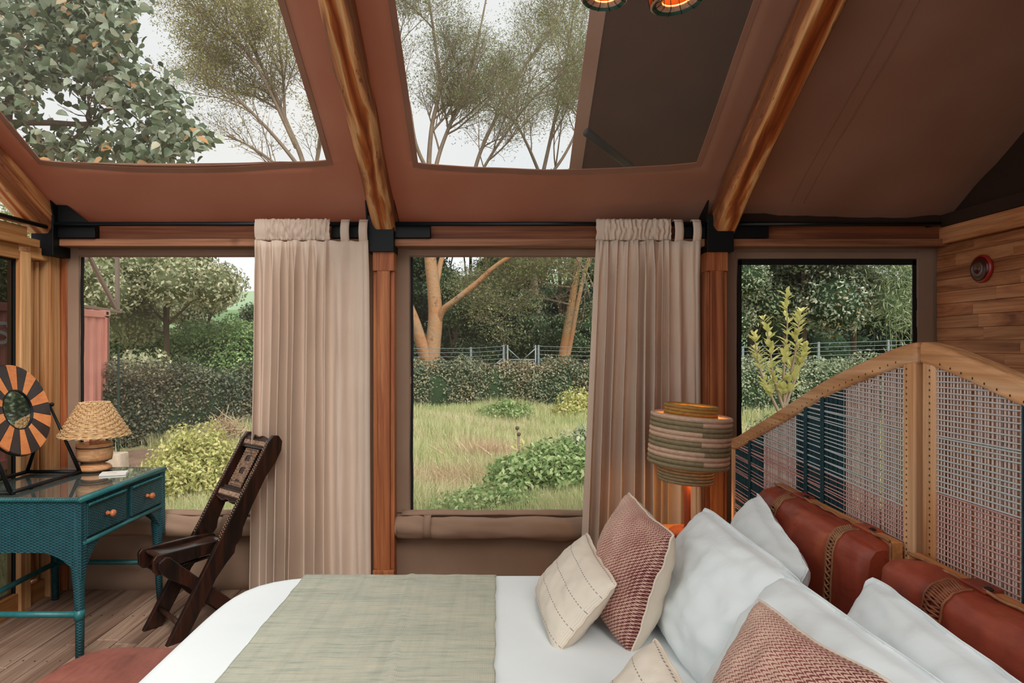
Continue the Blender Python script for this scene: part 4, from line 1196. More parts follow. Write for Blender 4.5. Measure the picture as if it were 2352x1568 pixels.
# beaded pendants hanging from the roof
def pendant(u, v, wpx, y, tilt, lab):
    p = at(u, v, y); r = wpx / 2 * y / FPX
    t = thing('beaded_pendant', lab, 'pendant lamp', p, 'beaded pendants under the roof')
    T = Matrix.Rotation(tilt, 3, 'Y')
    def ring(nm, r0, r1, z0, z1, m):
        b = MB(); b.lathe([(r0, z0), (r1, z1), (r1 - 0.002, z1 + 0.006), (r0, z0 + 0.008)], p, 48, T); return b.build(nm, MAT[m], t, smooth=True)
    ring('outer_rim', r, r * 0.93, 0.004, 0.0, 'bead_pale')
    ring('green_band', r * 0.93, r * 0.78, 0.0, 0.006, 'bead_green')
    ring('inner_rim', r * 0.78, r * 0.58, 0.006, 0.012, 'bead_pale')
    b = MB(); b.lathe([(r * 0.58, 0.012), (r * 0.52, 0.05), (r * 0.30, 0.13), (r * 0.12, 0.18)], p, 40, T); b.build('inner_shade', MAT['bead_amber'], t, smooth=True)
    b = MB(); b.lathe([(r, 0.005), (r * 1.02, 0.03), (r * 0.85, 0.10), (r * 0.45, 0.19), (r * 0.14, 0.22), (0, 0.222)], p, 40, T); b.build('outer_shade', MAT['bead_amber'], t, smooth=True)
    b = MB()
    for k in range(11):
        th = 2 * PI * k / 11
        b.tube([p + T @ Vector((q * math.cos(th), q * math.sin(th), z)) for q, z in ((r * 1.005, 0.004), (r * 1.03, 0.03), (r * 0.86, 0.102), (r * 0.46, 0.195))], 0.0014, 4)
        b.tube([p + T @ Vector((q * math.cos(th), q * math.sin(th), z - 0.002)) for q, z in ((r * 0.93, 0.0), (r * 0.78, 0.004), (r * 0.58, 0.010), (r * 0.50, 0.05))], 0.0010, 4)
    b.build('wire', MAT['hole'], t, smooth=True, fix=False)
    b = MB(); b.ball(p + Vector((0, 0, 0.12)), 0.022, 10); b.build('bulb', MAT['bulb'], t, smooth=True)
    b = MB(); b.tube([p + T @ Vector((0, 0, 0.21)), (p.x, p.y, roof_z(p.y) - 0.02)], 0.003, 6); b.build('cord', MAT['zip'], t, smooth=True)
    l = bpy.data.lights.new('pendant_glow', 'POINT'); l.energy = 1.1; l.color = (1.0, 0.6, 0.25); l.shadow_soft_size = 0.02
    lo = bpy.data.objects.new('pendant_glow', l); COL.objects.link(lo); lo.location = p + Vector((0, 0, 0.085))
pendant(1388, 1, 106, 2.0, 0.05, 'beaded pendant lamp in front of the pale fly hem')
pendant(1557, 8, 124, 1.9, -0.12, 'beaded pendant lamp in front of the dark fly sheet, glowing amber')

# ------------------------------------------------------------------ wicker desk
DX0, DX1, DY0, DY1, DZ = -2.62, -1.965, 3.09, 3.87, 0.775
desk = thing('wicker_desk', 'teal painted wicker desk with glass top and two drawers', 'desk', (-2.3, 3.48, 0))
def arch(x): return 0.515 if abs(x) < 0.12 else 0.515 - 0.115 * max(0, (abs(x) - 0.12) / 0.20) ** 2.2
def apron_end(y, th, nm):
    hw = (DX1 - DX0) / 2; xc = (DX0 + DX1) / 2
    xs = [-hw + 2 * hw * i / 30 for i in range(31)]
    b = MB(); b.strip([(xc + x, y, DZ - 0.018) for x in xs], [(xc + x, y, arch(x)) for x in xs], (0, th, 0)); b.build(nm, MAT['wicker_x'], desk)
apron_end(DY0, 0.02, 'end_apron'); apron_end(DY1 - 0.02, 0.02, 'end_apron')
b = MB(); b.box(DX0, DX0 + 0.02, DY0 + 0.02, DY1 - 0.02, 0.53, DZ - 0.018); b.build('rear_apron', MAT['wicker_y'], desk)
b = MB(); b.box(DX1 - 0.03, DX1 - 0.012, DY0 + 0.02, DY1 - 0.02, 0.565, DZ - 0.02); b.build('front_apron', MAT['wicker_y'], desk)
def bracket_poly(y0, s):
    P = [(DX1 - 0.025, y0, 0.55)]
    for i in range(13):
        a = i / 12
        P.append((DX1 - 0.025, y0 + s * 0.14 * (1 - a) ** 1.8, 0.55 - 0.20 * a))
    P.append((DX1 - 0.025, y0, 0.35)); return P
for y0, s in ((DY0 + 0.02, 1), (DY1 - 0.02, -1)):
    b = MB(); b.prism(bracket_poly(y0, s), (0.02, 0, 0)); b.build('corner_bracket', MAT['wicker_y'], desk)
for (ya, yb) in ((DY0 + 0.045, DY0 + 0.375), (DY0 + 0.425, DY1 - 0.04)):
    b = MB(); b.box(DX1 - 0.20, DX1 + 0.002, ya, yb, 0.575, 0.735); d = b.build('drawer', MAT['wicker_y'], desk, bevel=0.004)
    b = MB()
    n = 50
    for ph in (0, PI):
        b.tube([(DX1 + 0.006 + 0.003 * math.sin(i * 1.6 + ph), ya + 0.006 + (yb - ya - 0.012) * i / n, 0.728 + 0.005 * math.cos(i * 1.6 + ph)) for i in range(n + 1)], 0.004, 5)
    b.build('braided_edge', MAT['teal'], d, smooth=True, fix=False)
    ym = (ya + yb) / 2 - 0.01
    b = MB(); M = Matrix.Translation((DX1 + 0.002, ym, 0.652)) @ Matrix.Rotation(PI / 2, 4, 'Y')
    b.lathe([(0.0, 0.0), (0.011, 0.0), (0.012, 0.005), (0.007, 0.014), (0.009, 0.020), (0.016, 0.025), (0.018, 0.032), (0.015, 0.040), (0.007, 0.044), (0.0, 0.045)], (0, 0, 0), 20)
    b.v = [tuple(M @ Vector(p)) for p in b.v]; b.build('knob', MAT['knob'], d, smooth=True)
b = MB(); b.box(DX0 + 0.012, DX1 - 0.010, DY0 + 0.006, DY1 - 0.006, DZ - 0.018, DZ - 0.006); b.build('wicker_top', MAT['wicker_x'], desk)
b = MB(); b.box(DX0 + 0.010, DX1 - 0.022, DY0 + 0.004, DY1 - 0.004, DZ - 0.006, DZ); b.build('glass_top', MAT['glass'], desk, bevel=0.002)
def tube_part(nm, pts, r, mat='teal', seg=10, parent=None):
    b = MB(); b.tube(pts, r, seg); return b.build(nm, MAT[mat], parent or desk, smooth=True)
tube_part('edge_roll', [(DX1 - 0.006, DY0 - 0.006, DZ - 0.012), (DX1 - 0.006, DY1 + 0.006, DZ - 0.012)], 0.0145)
tube_part('edge_roll', [(DX1 - 0.008, DY0 + 0.014, 0.553), (DX1 - 0.008, DY1 - 0.014, 0.553)], 0.012)
b = MB()       # plaited border along the end
for ph in (0, 2.1, 4.2):
    b.tube([(DX0 + (DX1 - DX0) * i / 90, DY0 - 0.003 + 0.004 * math.sin(i * 1.25 + ph), DZ - 0.012 + 0.006 * math.cos(i * 1.25 + ph)) for i in range(91)], 0.005, 5)
b.build('plaited_border', MAT['teal'], desk, smooth=True, fix=False)
for x in (DX0 + 0.03, DX1 - 0.03):
    for y in (DY0 + 0.03, DY1 - 0.03):
        b = MB(); cx = x + (0.010 if x > -2.3 else -0.01); cy = y + (-0.010 if y < 3.4 else 0.01)
        b.tube([(x, y, DZ - 0.02), (x, y, 0.45), (x, y, 0.34), (x + (cx - x) * .5, y, 0.2), (cx, cy, 0.0)], [0.030, 0.034, 0.024, 0.020, 0.018], 14)
        b.build('leg', MAT['wicker_x'], desk, smooth=True, fix=False)
for pts in ([(DX0 + 0.03, DY0 + 0.03, 0.212), (DX1 - 0.028, DY0 + 0.03, 0.212)], [(DX0 + 0.03, DY1 - 0.03, 0.222), (DX1 - 0.028, DY1 - 0.03, 0.222)], [(DX0 + 0.028, DY0 + 0.03, 0.212), (DX0 + 0.028, DY1 - 0.03, 0.218)]):
    tube_part('stretcher', pts, 0.0145)
tube_part('leg_wrap', [(DX1 - 0.027, DY0 + 0.028, 0.19), (DX1 - 0.027, DY0 + 0.028, 0.235)], 0.0235)

# round mirror on its stand
mx, my, mz, MR = -2.50, 3.40, 1.157, 0.240
mir = thing('round_mirror', 'round table mirror framed in alternating tan and dark leather wedges', 'mirror', (mx, my, DZ))
tl = Matrix.Translation((mx, my, mz)) @ Matrix.Rotation(PI / 2, 4, 'Y') @ Matrix.Rotation(math.radians(-13), 4, 'Y')
def disc(prof, seg, nm, mat, parent=mir, a0=0.0, a1=2 * PI):
    b = MB(); full = abs(a1 - a0 - 2 * PI) < 1e-6
    b.grid(lambda s, t: tl @ Vector((0, 0, 0)), 1, 1) if False else None
    n = len(prof) - 1
    def fn(s, t):
        r, z = prof[int(round(t * n))]; th = a0 + (a1 - a0) * s
        return tl @ Vector((r * math.cos(th), r * math.sin(th), z))
    b.grid(fn, seg, n, wrap=full)
    return b.build(nm, MAT[mat], parent, smooth=False, fix=False)
NW = 20
for k in range(NW):
    a0 = 2 * PI * (k + 0.02) / NW + 0.08; a1 = 2 * PI * (k + 0.98) / NW + 0.08
    disc([(0.104, -0.004), (0.104, 0.011), (0.108, 0.013), (MR - 0.006, 0.013), (MR - 0.002, 0.009), (MR - 0.002, -0.004)], 5, 'wedge', 'tangerine' if k % 2 else 'umber', a0=a0, a1=a1)
disc([(0.0, -0.012), (MR, -0.012), (MR + 0.002, -0.004), (MR, 0.004), (0.0, 0.004)], 72, 'backing_board', 'zip')
disc([(0.100, 0.0045), (0.099, 0.006), (0.0, 0.006)], 48, 'mirror_glass', 'mirror')
disc([(0.098, 0.004), (0.100, 0.013), (0.105, 0.013), (0.105, 0.004)], 48, 'inner_ring', 'steel')
zs = DZ + 0.012
for y, s in ((3.66, 1), (3.14, -1)):
    px = Vector((-2.50, my + s * (MR + 0.012), mz + 0.005))
    b = MB(); b.tube([(-2.335, y, zs), px, (-2.63, y, zs)], 0.0105, 8); b.build('stand_leg', MAT['steel'], mir, smooth=True, fix=False)
    b = MB(); b.tube([px + Vector((0, -s * 0.03, 0)), px + Vector((0, s * 0.022, 0))], 0.007, 8); b.ball(px + Vector((0.002, s * 0.018, 0)), 0.012, 10); b.build('pivot_screw', MAT['steel'], mir, smooth=True)
    b = MB(); b.tube([(-2.335, y, zs), (-2.63, y, zs)], 0.0105, 8); b.build('base_bar', MAT['steel'], mir, smooth=True, fix=False)
for x in (-2.335, -2.63):
    b = MB(); b.tube([(x, 3.14, zs), (x, 3.66, zs)], 0.0105, 8); b.build('base_bar', MAT['steel'], mir, smooth=True, fix=False)

# little table lamp with a woven shade
lx, ly = -2.305, 3.745
tlamp = thing('table_lamp', 'small table lamp with woven rattan shade on turned wooden base', 'lamp', (lx, ly, DZ))
b = MB(); b.lathe([(0.0, 0.001), (0.075, 0.001), (0.086, 0.012), (0.088, 0.022), (0.078, 0.034), (0.055, 0.044), (0.052, 0.052), (0.078, 0.062), (0.088, 0.070), (0.092, 0.090), (0.090, 0.135), (0.092, 0.160), (0.088, 0.160), (0.084, 0.146), (0.03, 0.144), (0.0, 0.144)], (lx, ly, DZ), 40)
b.build('turned_base', MAT['lamp_wood'], tlamp, smooth=True, fix=False)
for z, r in ((0.010, 0.087), (0.066, 0.085), (0.140, 0.0915), (0.056, 0.066)):
    b = MB(); b.tube([(lx + r * math.cos(2 * PI * k / 40), ly + r * math.sin(2 * PI * k / 40), DZ + z) for k in range(40)], 0.0028, 6, closed=True); b.build('burnt_band', MAT['lamp_dark'], tlamp, smooth=True, fix=False)
b = MB(); b.lathe([(0.026, 0.14), (0.024, 0.22), (0.018, 0.26), (0, 0.26)], (lx, ly, DZ), 20); b.build('neck', MAT['lamp_wood'], tlamp, smooth=True)
z0, z1, r0, r1 = DZ + 0.208, DZ + 0.385, 0.176, 0.073
b = MB(); NS = 22
rows = 17
for i in range(rows):
    t_ = i / (rows - 1); z = z0 + (z1 - z0) * t_; r = r0 + (r1 - r0) * t_
    pts = []
    for k in range(NS * 4):
        th = 2 * PI * k / (NS * 4)
        w = math.sin(th * NS / 2 + (PI if i % 2 else 0))
        jit = 0.0016 * fbm(th * 4, i * 3.1, 0)
        pts.append((lx + (r + 0.0062 * w) * math.cos(th), ly + (r + 0.0062 * w) * math.sin(th), z + jit))
    b.tube(pts, 0.0036, 5, closed=True); b.tube([(x, y, z + 0.0056) for x, y, z in pts], 0.0034, 5, closed=True)
b.build('woven_strands', MAT['rattan'], tlamp, smooth=True, fix=False)
b = MB()
for k in range(NS):
    th = 2 * PI * (k + 0.5) / NS
    b.tube([(lx + r0 * math.cos(th), ly + r0 * math.sin(th), z0 - 0.004), (lx + r1 * math.cos(th), ly + r1 * math.sin(th), z1 + 0.004)], 0.003, 5)
for r, z in ((r0 + 0.002, z0 - 0.003), (r1 + 0.001, z1 + 0.003)):
    for q in (0, PI):
        b.tube([(lx + (r + 0.004 * math.cos(k * 0.9 + q)) * math.cos(2 * PI * k / 90), ly + (r + 0.004 * math.cos(k * 0.9 + q)) * math.sin(2 * PI * k / 90), z + 0.004 * math.sin(k * 0.9 + q)) for k in range(90)], 0.0035, 5, closed=True)
b.build('shade_stakes', MAT['rattan'], tlamp, smooth=True, fix=False)
# note pad
npd = thing('note_pad', 'white note pad lying on the glass desk top beside the lamp', 'note pad', (-2.14, 3.64, DZ))
def pad_sheet(nm, dz, th, k, rot):
    c = Vector((-2.135, 3.645, DZ + dz)); a = Vector((math.cos(rot), math.sin(rot), 0)) * 0.066 * k; d = Vector((-math.sin(rot), math.cos(rot), 0)) * 0.045 * k
    b = MB(); b.prism([c - a - d, c + a - d, c + a + d, c - a + d], (0, 0, th)); b.build(nm, MAT['paper'], npd)
pad_sheet('back_card', 0.001, 0.004, 1.0, 0.35); pad_sheet('page_block', 0.0052, 0.006, 0.98, 0.36)
b = MB(); b.box(-2.165, -2.115, 3.632, 3.640, DZ + 0.0113, DZ + 0.0117); b.build('cover_mark', MAT['bead_pale'], npd)

# ------------------------------------------------------------------ carved folding chair
Fv, Wv = Vector((-0.64, -0.768, 0)), Vector((-0.768, 0.64, 0))
CO = Vector((-1.44, 3.47, 0))
def C(f, w, z): return CO + Fv * f + Wv * w + Vector((0, 0, z * 1.05))
ax, pv = (-0.523, 0.852), (0.852, 0.523)
def R_(L, w, d): return C(0.265 + ax[0] * L + pv[0] * d, w, ax[1] * L + pv[1] * d)
CW = 0.30
ch = thing('carved_chair', 'dark carved wooden folding chair with pale inlaid edges, facing the desk', 'chair', C(0.15, CW / 2, 0))
prof = [(0.0, -.040), (0.18, -.048), (0.33, -.046), (0.42, -.062), (0.475, -.078), (0.51, -.066), (0.56, -.074), (0.60, -.058), (0.72, -.048), (0.88, -.046), (0.97, -.062), (1.04, -.060), (1.085, -.040), (1.10, -.005), (1.085, .026), (1.04, .036)]
def rail_poly(w):
    P = [R_(1.04, w, 0.036), R_(0.04, w, 0.036)]
    P = [C(0.265 + ax[0] * 0.0 + 0.04, w, 0.002), C(0.265 - 0.055, w, 0.002)]
    P += [R_(L, w, d) for L, d in prof[1:]]
    return P
for w0 in (0.0, CW - 0.028):
    b = MB(); b.prism(rail_poly(w0), Wv * 0.028); b.build('back_rail', MAT['chair'], ch, bevel=0.004)
b = MB()     # inlaid chips along the rail edges
for w0 in (0.0, CW - 0.028):
    L = 0.50
    while L < 1.05:
        c = R_(L, w0 + 0.014, 0.0365)
        a = Vector(R_(L + 0.0045, w0 + 0.014, 0.0365)) - c; n = Vector(R_(L, w0 + 0.014, 0.0385)) - c
        for (sw, sl) in ((-0.007, 0), (0.007, 0.006)):
            o = c + Wv * sw + a * (sl / 0.0045)
            b.prism([o - a * 0.9, o + Wv * 0.0042, o + a * 0.9, o - Wv * 0.0042], n)
        L += 0.0145
tag(b.build('inlay_chip', MAT['inlay'], ch), kind='stuff')
def plate(nm, L0, L1, w0, w1, d0, d1, mat, bev=0.003, mid=0.0):
    b = MB(); A = [R_(L0, w0, d0), R_(L0, w1, d0), R_(L1, w1, d0), R_(L1, w0, d0)]
    b.prism(A, Vector(R_(0, 0, d1)) - R_(0, 0, d0)); return b.build(nm, MAT[mat], ch, bevel=bev)
wi0, wi1 = 0.026, CW - 0.026
for (La, Lb, crest) in ((0.705, 0.775, -1), (1.0, 1.062, 1)):
    # rail with a bowed edge
    n = 24; ws = [wi0 + (wi1 - wi0) * i / n for i in range(n + 1)]
    def crv(w):
        q = (w - wi0) / (wi1 - wi0) * 2 - 1
        return 0.020 * (1 - abs(q) ** 1.5) - 0.016 * math.exp(-(q / 0.22) ** 2)
    lo = [R_(La - (crv(w) if crest < 0 else 0), w, 0.0) for w in ws]; hi = [R_(Lb + (crv(w) if crest > 0 else 0), w, 0.0) for w in ws]
    b = MB(); b.strip(lo, hi, Vector(R_(0, 0, 0.022)) - R_(0, 0, 0)); cb = b.build('cross_rail', MAT['chair'], ch)
    b = MB()
    for e in (0.006, 0.040):
        b.tube([R_(La + e + 0.008, w, 0.023) for w in ws], 0.0035, 6)
    edge = [R_(La - crv(w) + 0.004 if crest < 0 else Lb + crv(w) - 0.004, w, 0.022) for w in ws]
    b.tube(edge, 0.003, 6)
    b.build('carved_ridge', MAT['carve'], cb, smooth=True, fix=False)
    b = MB(); k = 0
    for i in range(28):
        w = wi0 + 0.008 + (wi1 - wi0 - 0.016) * i / 27
        b.tube([R_(La + 0.019 + 0.0, w - 0.003, 0.0235), R_(La + 0.043, w + 0.003, 0.0235)], 0.0022, 4)
    tag(b.build('bead_row', MAT['inlay'], cb, fix=False), kind='stuff')
sp0, sp1 = 0.095, CW - 0.095
plate('splat', 0.77, 1.0, sp0 - 0.012, sp1 + 0.012, 0.002, 0.016, 'chair')
b = MB(); rr = random.Random(2)
for i in range(30):
    for j in range(9):
        L = 0.782 + 0.208 * i / 29; w = sp0 - 0.006 + (sp1 - sp0 + 0.012) * j / 8
        ed = min(j, 8 - j)
        if ed > 2 and (i // 5) % 2 == 0 and 3 < i < 26: continue
        c = R_(L, w + (0.003 if i % 2 else -0.003), 0.0165); a = Vector(R_(L + 0.0042, w, 0)) - R_(L, w, 0); n = Vector(R_(0, 0, 0.004)) - R_(0, 0, 0)
        b.prism([c - a, c + Wv * 0.0042, c + a, c - Wv * 0.0042], n)
tag(b.build('diamond_carving', MAT['inlay'], ch), kind='stuff')
b = MB()
for i in range(2):
    for e in (0.012, 0.03):
        L = 0.775 + e if i == 0 else 1.0 - e
        b.tube([R_(L, sp0 - 0.004, 0.018), R_(L, sp1 + 0.004, 0.018)], 0.003, 6)
b.build('carved_ridge', MAT['carve'], ch, smooth=True, fix=False)
# seat
zt = 0.428
for w0 in (0.052, CW - 0.076):
    b = MB(); P = []
    for (f, z) in ((-0.03, zt - 0.05), (0.10, zt - 0.058), (0.26, zt - 0.072), (0.295, zt - 0.098), (0.325, zt - 0.098), (0.345, zt - 0.075), (0.347, zt - 0.02), (0.332, zt), (0.05, zt + 0.004), (-0.045, zt + 0.003), (-0.06, zt - 0.012), (-0.055, zt - 0.045)):
        P.append(C(f, w0, z))
    b.prism(P, Wv * 0.024); b.build('seat_side', MAT['chair'], ch, bevel=0.006, seg=3)
b = MB(); b.grid(lambda s, t: C(-0.03 + 0.345 * s, 0.070 + (CW - 0.14) * t, zt - 0.016 - 0.012 * math.sin(PI * s)), 12, 6)
b.build('seat_board', MAT['seat'], ch, smooth=True, thick=0.016, fix=False)
# crossing struts from the front of the seat back to the floor
for w0 in (0.0, CW - 0.028):
    w1 = w0 + (0.028 if w0 == 0 else -0.024)
    top, bot = Vector((0.295, zt - 0.045)), Vector((-0.13, 0.0))
    d = (bot - top); Ls = d.length; d.normalize(); n = Vector((-d.y, d.x))
    P = []
    for (q, hw) in ((-0.035, 0.012), (-0.022, 0.034), (0.02, 0.046), (0.07, 0.046), (0.12, 0.036), (0.19, 0.026), (0.26, 0.036), (0.32, 0.040), (Ls - 0.04, 0.036), (Ls - 0.012, 0.034)):
        P.append(top + d * q + n * hw)
    for (q, hw) in ((Ls - 0.035, 0.034), (0.32, 0.034), (0.2, 0.032), (0.07, 0.034), (0.0, 0.036), (-0.025, 0.024)):
        P.append(top + d * q - n * hw)
    b = MB(); b.prism([C(p.x, w1, max(0.002, p.y)) for p in P], Wv * 0.024); b.build('strut', MAT['chair'], ch, bevel=0.005, seg=2)
b = MB(); b.tube([C(0.05, 0.03, 0.195), C(0.05, CW - 0.03, 0.195)], 0.012, 8); b.build('cross_bar', MAT['chair'], ch, smooth=True, fix=False)
b = MB(); b.tube([C(0.20, 0.06, 0.30), C(0.20, CW - 0.06, 0.30)], 0.013, 8); b.build('cross_bar', MAT['chair'], ch, smooth=True, fix=False)
b = MB(); b.tube([R_(0.085, 0.01, 0.005), R_(0.10, CW - 0.01, 0.005)], 0.0145, 8); b.build('cross_bar', MAT['seat'], ch, smooth=True, fix=False)
b = MB(); b.tube([C(0.26, 0.10, zt - 0.095), C(-0.02, 0.10, zt - 0.075)], 0.010, 8); b.build('seat_rod', MAT['chair'], ch, smooth=True, fix=False)

# ------------------------------------------------------------------ outdoors
GZ = -0.5
RG = np.random.default_rng(12)
def gz(x, y):
    return GZ + 0.10 * np.sin(x * 0.35 + 1.0) * np.sin(y * 0.28) + 0.05 * np.sin(x * 1.3 + y * 0.7)
b = MB(); b.grid(lambda s, t: Vector((-60 + 120 * s, 4.15 + 85 * t * t, float(gz(-60 + 120 * s, 4.15 + 85 * t * t)))), 120, 60)
tag(b.build('ground', MAT['ground'], smooth=True, fix=False), kind='structure')
b = MB(); b.box(-2.8, 2.8, 4.02, 4.12, -0.6, 0.0); tag(b.build('deck_edge', MAT['floor_plank']), kind='structure')

def unit(a): return a / np.maximum(1e-9, np.linalg.norm(a, axis=1, keepdims=True))
def leaf_cards(c, length, width, bias=(0, 0, 0.6), droop=0.0, rng=RG, fold=0.25):
    """one folded rhombic leaf at every point of c; bias pulls the leaf normals"""
    n = len(c)
    nrm = unit(rng.normal(size=(n, 3)) + np.asarray(bias)[None] * (1 if np.ndim(bias) == 1 else 1) if np.ndim(bias) == 1 else rng.normal(size=(n, 3)) * 0.8 + bias)
    d = unit(np.cross(nrm, rng.normal(size=(n, 3))))
    if droop: d = unit(d + np.array([0, 0, -droop]))
    s = unit(np.cross(d, nrm)); nn = np.cross(s, d)
    L = (length * rng.uniform(0.6, 1.25, n))[:, None]; Wd = (width * rng.uniform(0.7, 1.2, n))[:, None]
    V = np.stack([c - d * L * .5, c + s * Wd * .5 + nn * Wd * fold - d * L * 0.08, c + d * L * .5, c - s * Wd * .5 + nn * Wd * fold - d * L * 0.08], 1).reshape(-1, 3)
    F = np.arange(n * 4).reshape(n, 4)
    return V, F
def blob_pts(blobs, n, rng=RG, shell=0.55):
    """points in the outer part of ellipsoids (cx, cy, cz, rx, ry, rz)"""
    B = np.array(blobs, dtype=float); vol = np.prod(B[:, 3:6], axis=1) ** (2 / 3)
    k = rng.choice(len(B), n, p=vol / vol.sum())
    d = unit(rng.normal(size=(n, 3)))
    r = rng.uniform(shell, 1.05, n)[:, None]
    return B[k, :3] + d * r * B[k, 3:6], d
def tubes_np(lines, seg=5):
    V = []; F = []; o = 0
    for pts, rs in lines:
        P = np.array(pts, dtype=float); n = len(P)
        T = np.gradient(P, axis=0); T = unit(T)
        ref = np.array([0.3, 0.9, 0.2]); A = unit(np.cross(T, ref[None])); Bn = np.cross(T, A)
        th = np.arange(seg) * 2 * PI / seg
        ring = P[:, None] + (A[:, None] * np.cos(th)[None, :, None] + Bn[:, None] * np.sin(th)[None, :, None]) * np.array(rs)[:, None, None]
        V.append(ring.reshape(-1, 3))
        i = np.arange(n - 1)[:, None] * seg; k = np.arange(seg)[None]; l = (k + 1) % seg
        F.append(np.stack([i + k, i + l, i + seg + l, i + seg + k], -1).reshape(-1, 4) + o); o += n * seg
    return np.concatenate(V), np.concatenate(F)
def branch_out(line, r0, r1, rng, depth, out, tips, length, spread=0.8, up=0.25, nsub=(3, 5), wig=0.08, span=(0.25, 1.0), flat=1.0):
    """a limb along line and limbs of its own"""
    P = np.array(line, dtype=float); n = len(P)
    out.append((P, np.linspace(r0, r1, n)))
    if depth == 0:
        for q in np.linspace(0.25, 1, 4): tips.append(P[int(q * (n - 1))])
        return
    for _ in range(rng.integers(*nsub)):
        f = rng.uniform(*span); i = min(n - 2, int(f * (n - 1)))
        base = P[i]; d = P[i + 1] - P[i]; d = d / np.linalg.norm(d)
        side = rng.normal(size=3); side -= d * side.dot(d); side /= np.linalg.norm(side)
        v = d * (1 - spread * 0.5) + side * spread + np.array([0, 0, up]); v[2] *= flat; v /= np.linalg.norm(v)
        L = length * rng.uniform(0.6, 1.2) * (1.15 - 0.5 * f); m = 6; pts = [base]
        for s in range(m):
            v = v + rng.normal(size=3) * wig + np.array([0, 0, 0.02]); v /= np.linalg.norm(v); pts.append(pts[-1] + v * L / m)
        rr = (r0 + (r1 - r0) * f) * rng.uniform(0.45, 0.65)
        branch_out(pts, rr, max(0.003, rr * 0.35), rng, depth - 1, out, tips, length * 0.55, spread, up, nsub, wig, (0.3, 1.0), flat)

def px_line(pts, y, n=6, dy=0.0, seed=0):
    r = np.random.default_rng(seed)
    Q = [np.array(at(u, v, y + dy * i / max(1, len(pts) - 1))) for i, (u, v) in enumerate(pts)]
    return spline(Q, n)

def tree(name, lab, group, limbs, bark, leafmat, nleaf, lsize, lwidth, depth=2, length=2.5, seed=1, spread=0.8, up=0.25, nsub=(3, 5), puff=0.35, bias=(0, 0, 1.2), flat=1.0, wig=0.08, droop=0):
    rng = np.random.default_rng(seed); base = limbs[0][0][0]
    t = thing(name, lab, 'tree', tuple(base), group)
    main = []; subs = []; tips = []
    for (line, r0, r1, dp) in limbs:
        main.append((np.array(line), np.linspace(r0, r1, len(line))))
        if dp:
            o = []; branch_out(line, r0, r1, rng, dp, o, tips, length, spread, up, nsub, wig, (0.3, 1.0), flat); subs += o[1:]
    V, F = tubes_np(main, 10); np_obj('trunk', V, F, bark, t, smooth=True)
    if subs:
        V, F = tubes_np(subs, 4); tag(np_obj('branches', V, F, bark, t, smooth=True), kind='stuff')
    if tips and nleaf:
        T = np.array(tips); k = rng.integers(0, len(T), nleaf)
        c = T[k] + rng.normal(size=(nleaf, 3)) * puff * np.array([1, 1, 0.45])
        V, F = leaf_cards(c, lsize, lwidth, bias, droop, rng); tag(np_obj('foliage', V, F, leafmat, t), kind='stuff')
    return t

def bushy(name, lab, cat, group, blobs, leafmat, n, ls, lw, base, stems=None, bark=None, core=True, bias=0.9, shell=0.6, rng=None, droop=0.3):
    """a leafy mass: stems, an inner mass, and leaves standing off it"""
    rng = rng or np.random.default_rng(abs(hash(lab)) % 1000 if False else len(lab) * 7 + n)
    t = thing(name, lab, cat, base, group)
    if stems:
        V, F = tubes_np(stems, 7); np_obj('trunk', V, F, bark or MAT['bark'], t, smooth=True)
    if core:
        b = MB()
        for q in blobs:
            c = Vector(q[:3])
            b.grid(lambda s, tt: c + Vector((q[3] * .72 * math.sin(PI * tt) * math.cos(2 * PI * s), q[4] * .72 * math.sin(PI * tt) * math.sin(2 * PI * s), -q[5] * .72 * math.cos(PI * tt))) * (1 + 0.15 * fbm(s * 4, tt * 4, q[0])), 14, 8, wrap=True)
        tag(b.build('shaded_leaf_mass', MAT['core_pale' if leafmat == MAT['leaf_pale'] else 'core'], t, smooth=True, fix=False), kind='stuff')
    p, d = blob_pts(blobs, n, rng, shell)
    V, F = leaf_cards(p, ls, lw, d * bias + np.array([0, 0, 0.35]), droop, rng)
    tag(np_obj('foliage', V, F, leafmat, t), kind='stuff')
    return t

def blades(name, n, sampler, h, w, mat, lean=0.35, rng=RG, parent=None):
    xy = sampler(n); n = len(xy)
    z = gz(xy[:, 0], xy[:, 1]); base = np.stack([xy[:, 0], xy[:, 1], z], 1)
    ang = rng.uniform(0, 2 * PI, n); side = np.stack([np.cos(ang), np.sin(ang), np.zeros(n)], 1)
    ln = np.stack([-np.sin(ang), np.cos(ang), np.zeros(n)], 1) * rng.normal(0, lean, n)[:, None]
    sc = (1 + 0.35 * np.sin(xy[:, 0] * 1.7 + xy[:, 1]) * np.sin(xy[:, 1] * 1.3)) * rng.uniform(0.5, 1.3, n)
    H = (h * sc)[:, None]; Wd = (w * (0.7 + xy[:, 1:2] / 14.0)) * rng.uniform(0.7, 1.2, n)[:, None]
    up = np.array([[0, 0, 1.0]])
    ln = np.clip(ln, -.9, .9); tip = up * H * (1 - 0.25 * np.abs(ln).sum(1, keepdims=True)) + ln * H * 1.1
    V = np.stack([base - side * Wd, base + side * Wd, base + tip * .55 + up * H * .03 + side * Wd * .8, base + tip], 1).reshape(-1, 3)
    F = np.arange(n * 4).reshape(n, 4)
    o = np_obj(name, V, F, mat, parent)
    return o
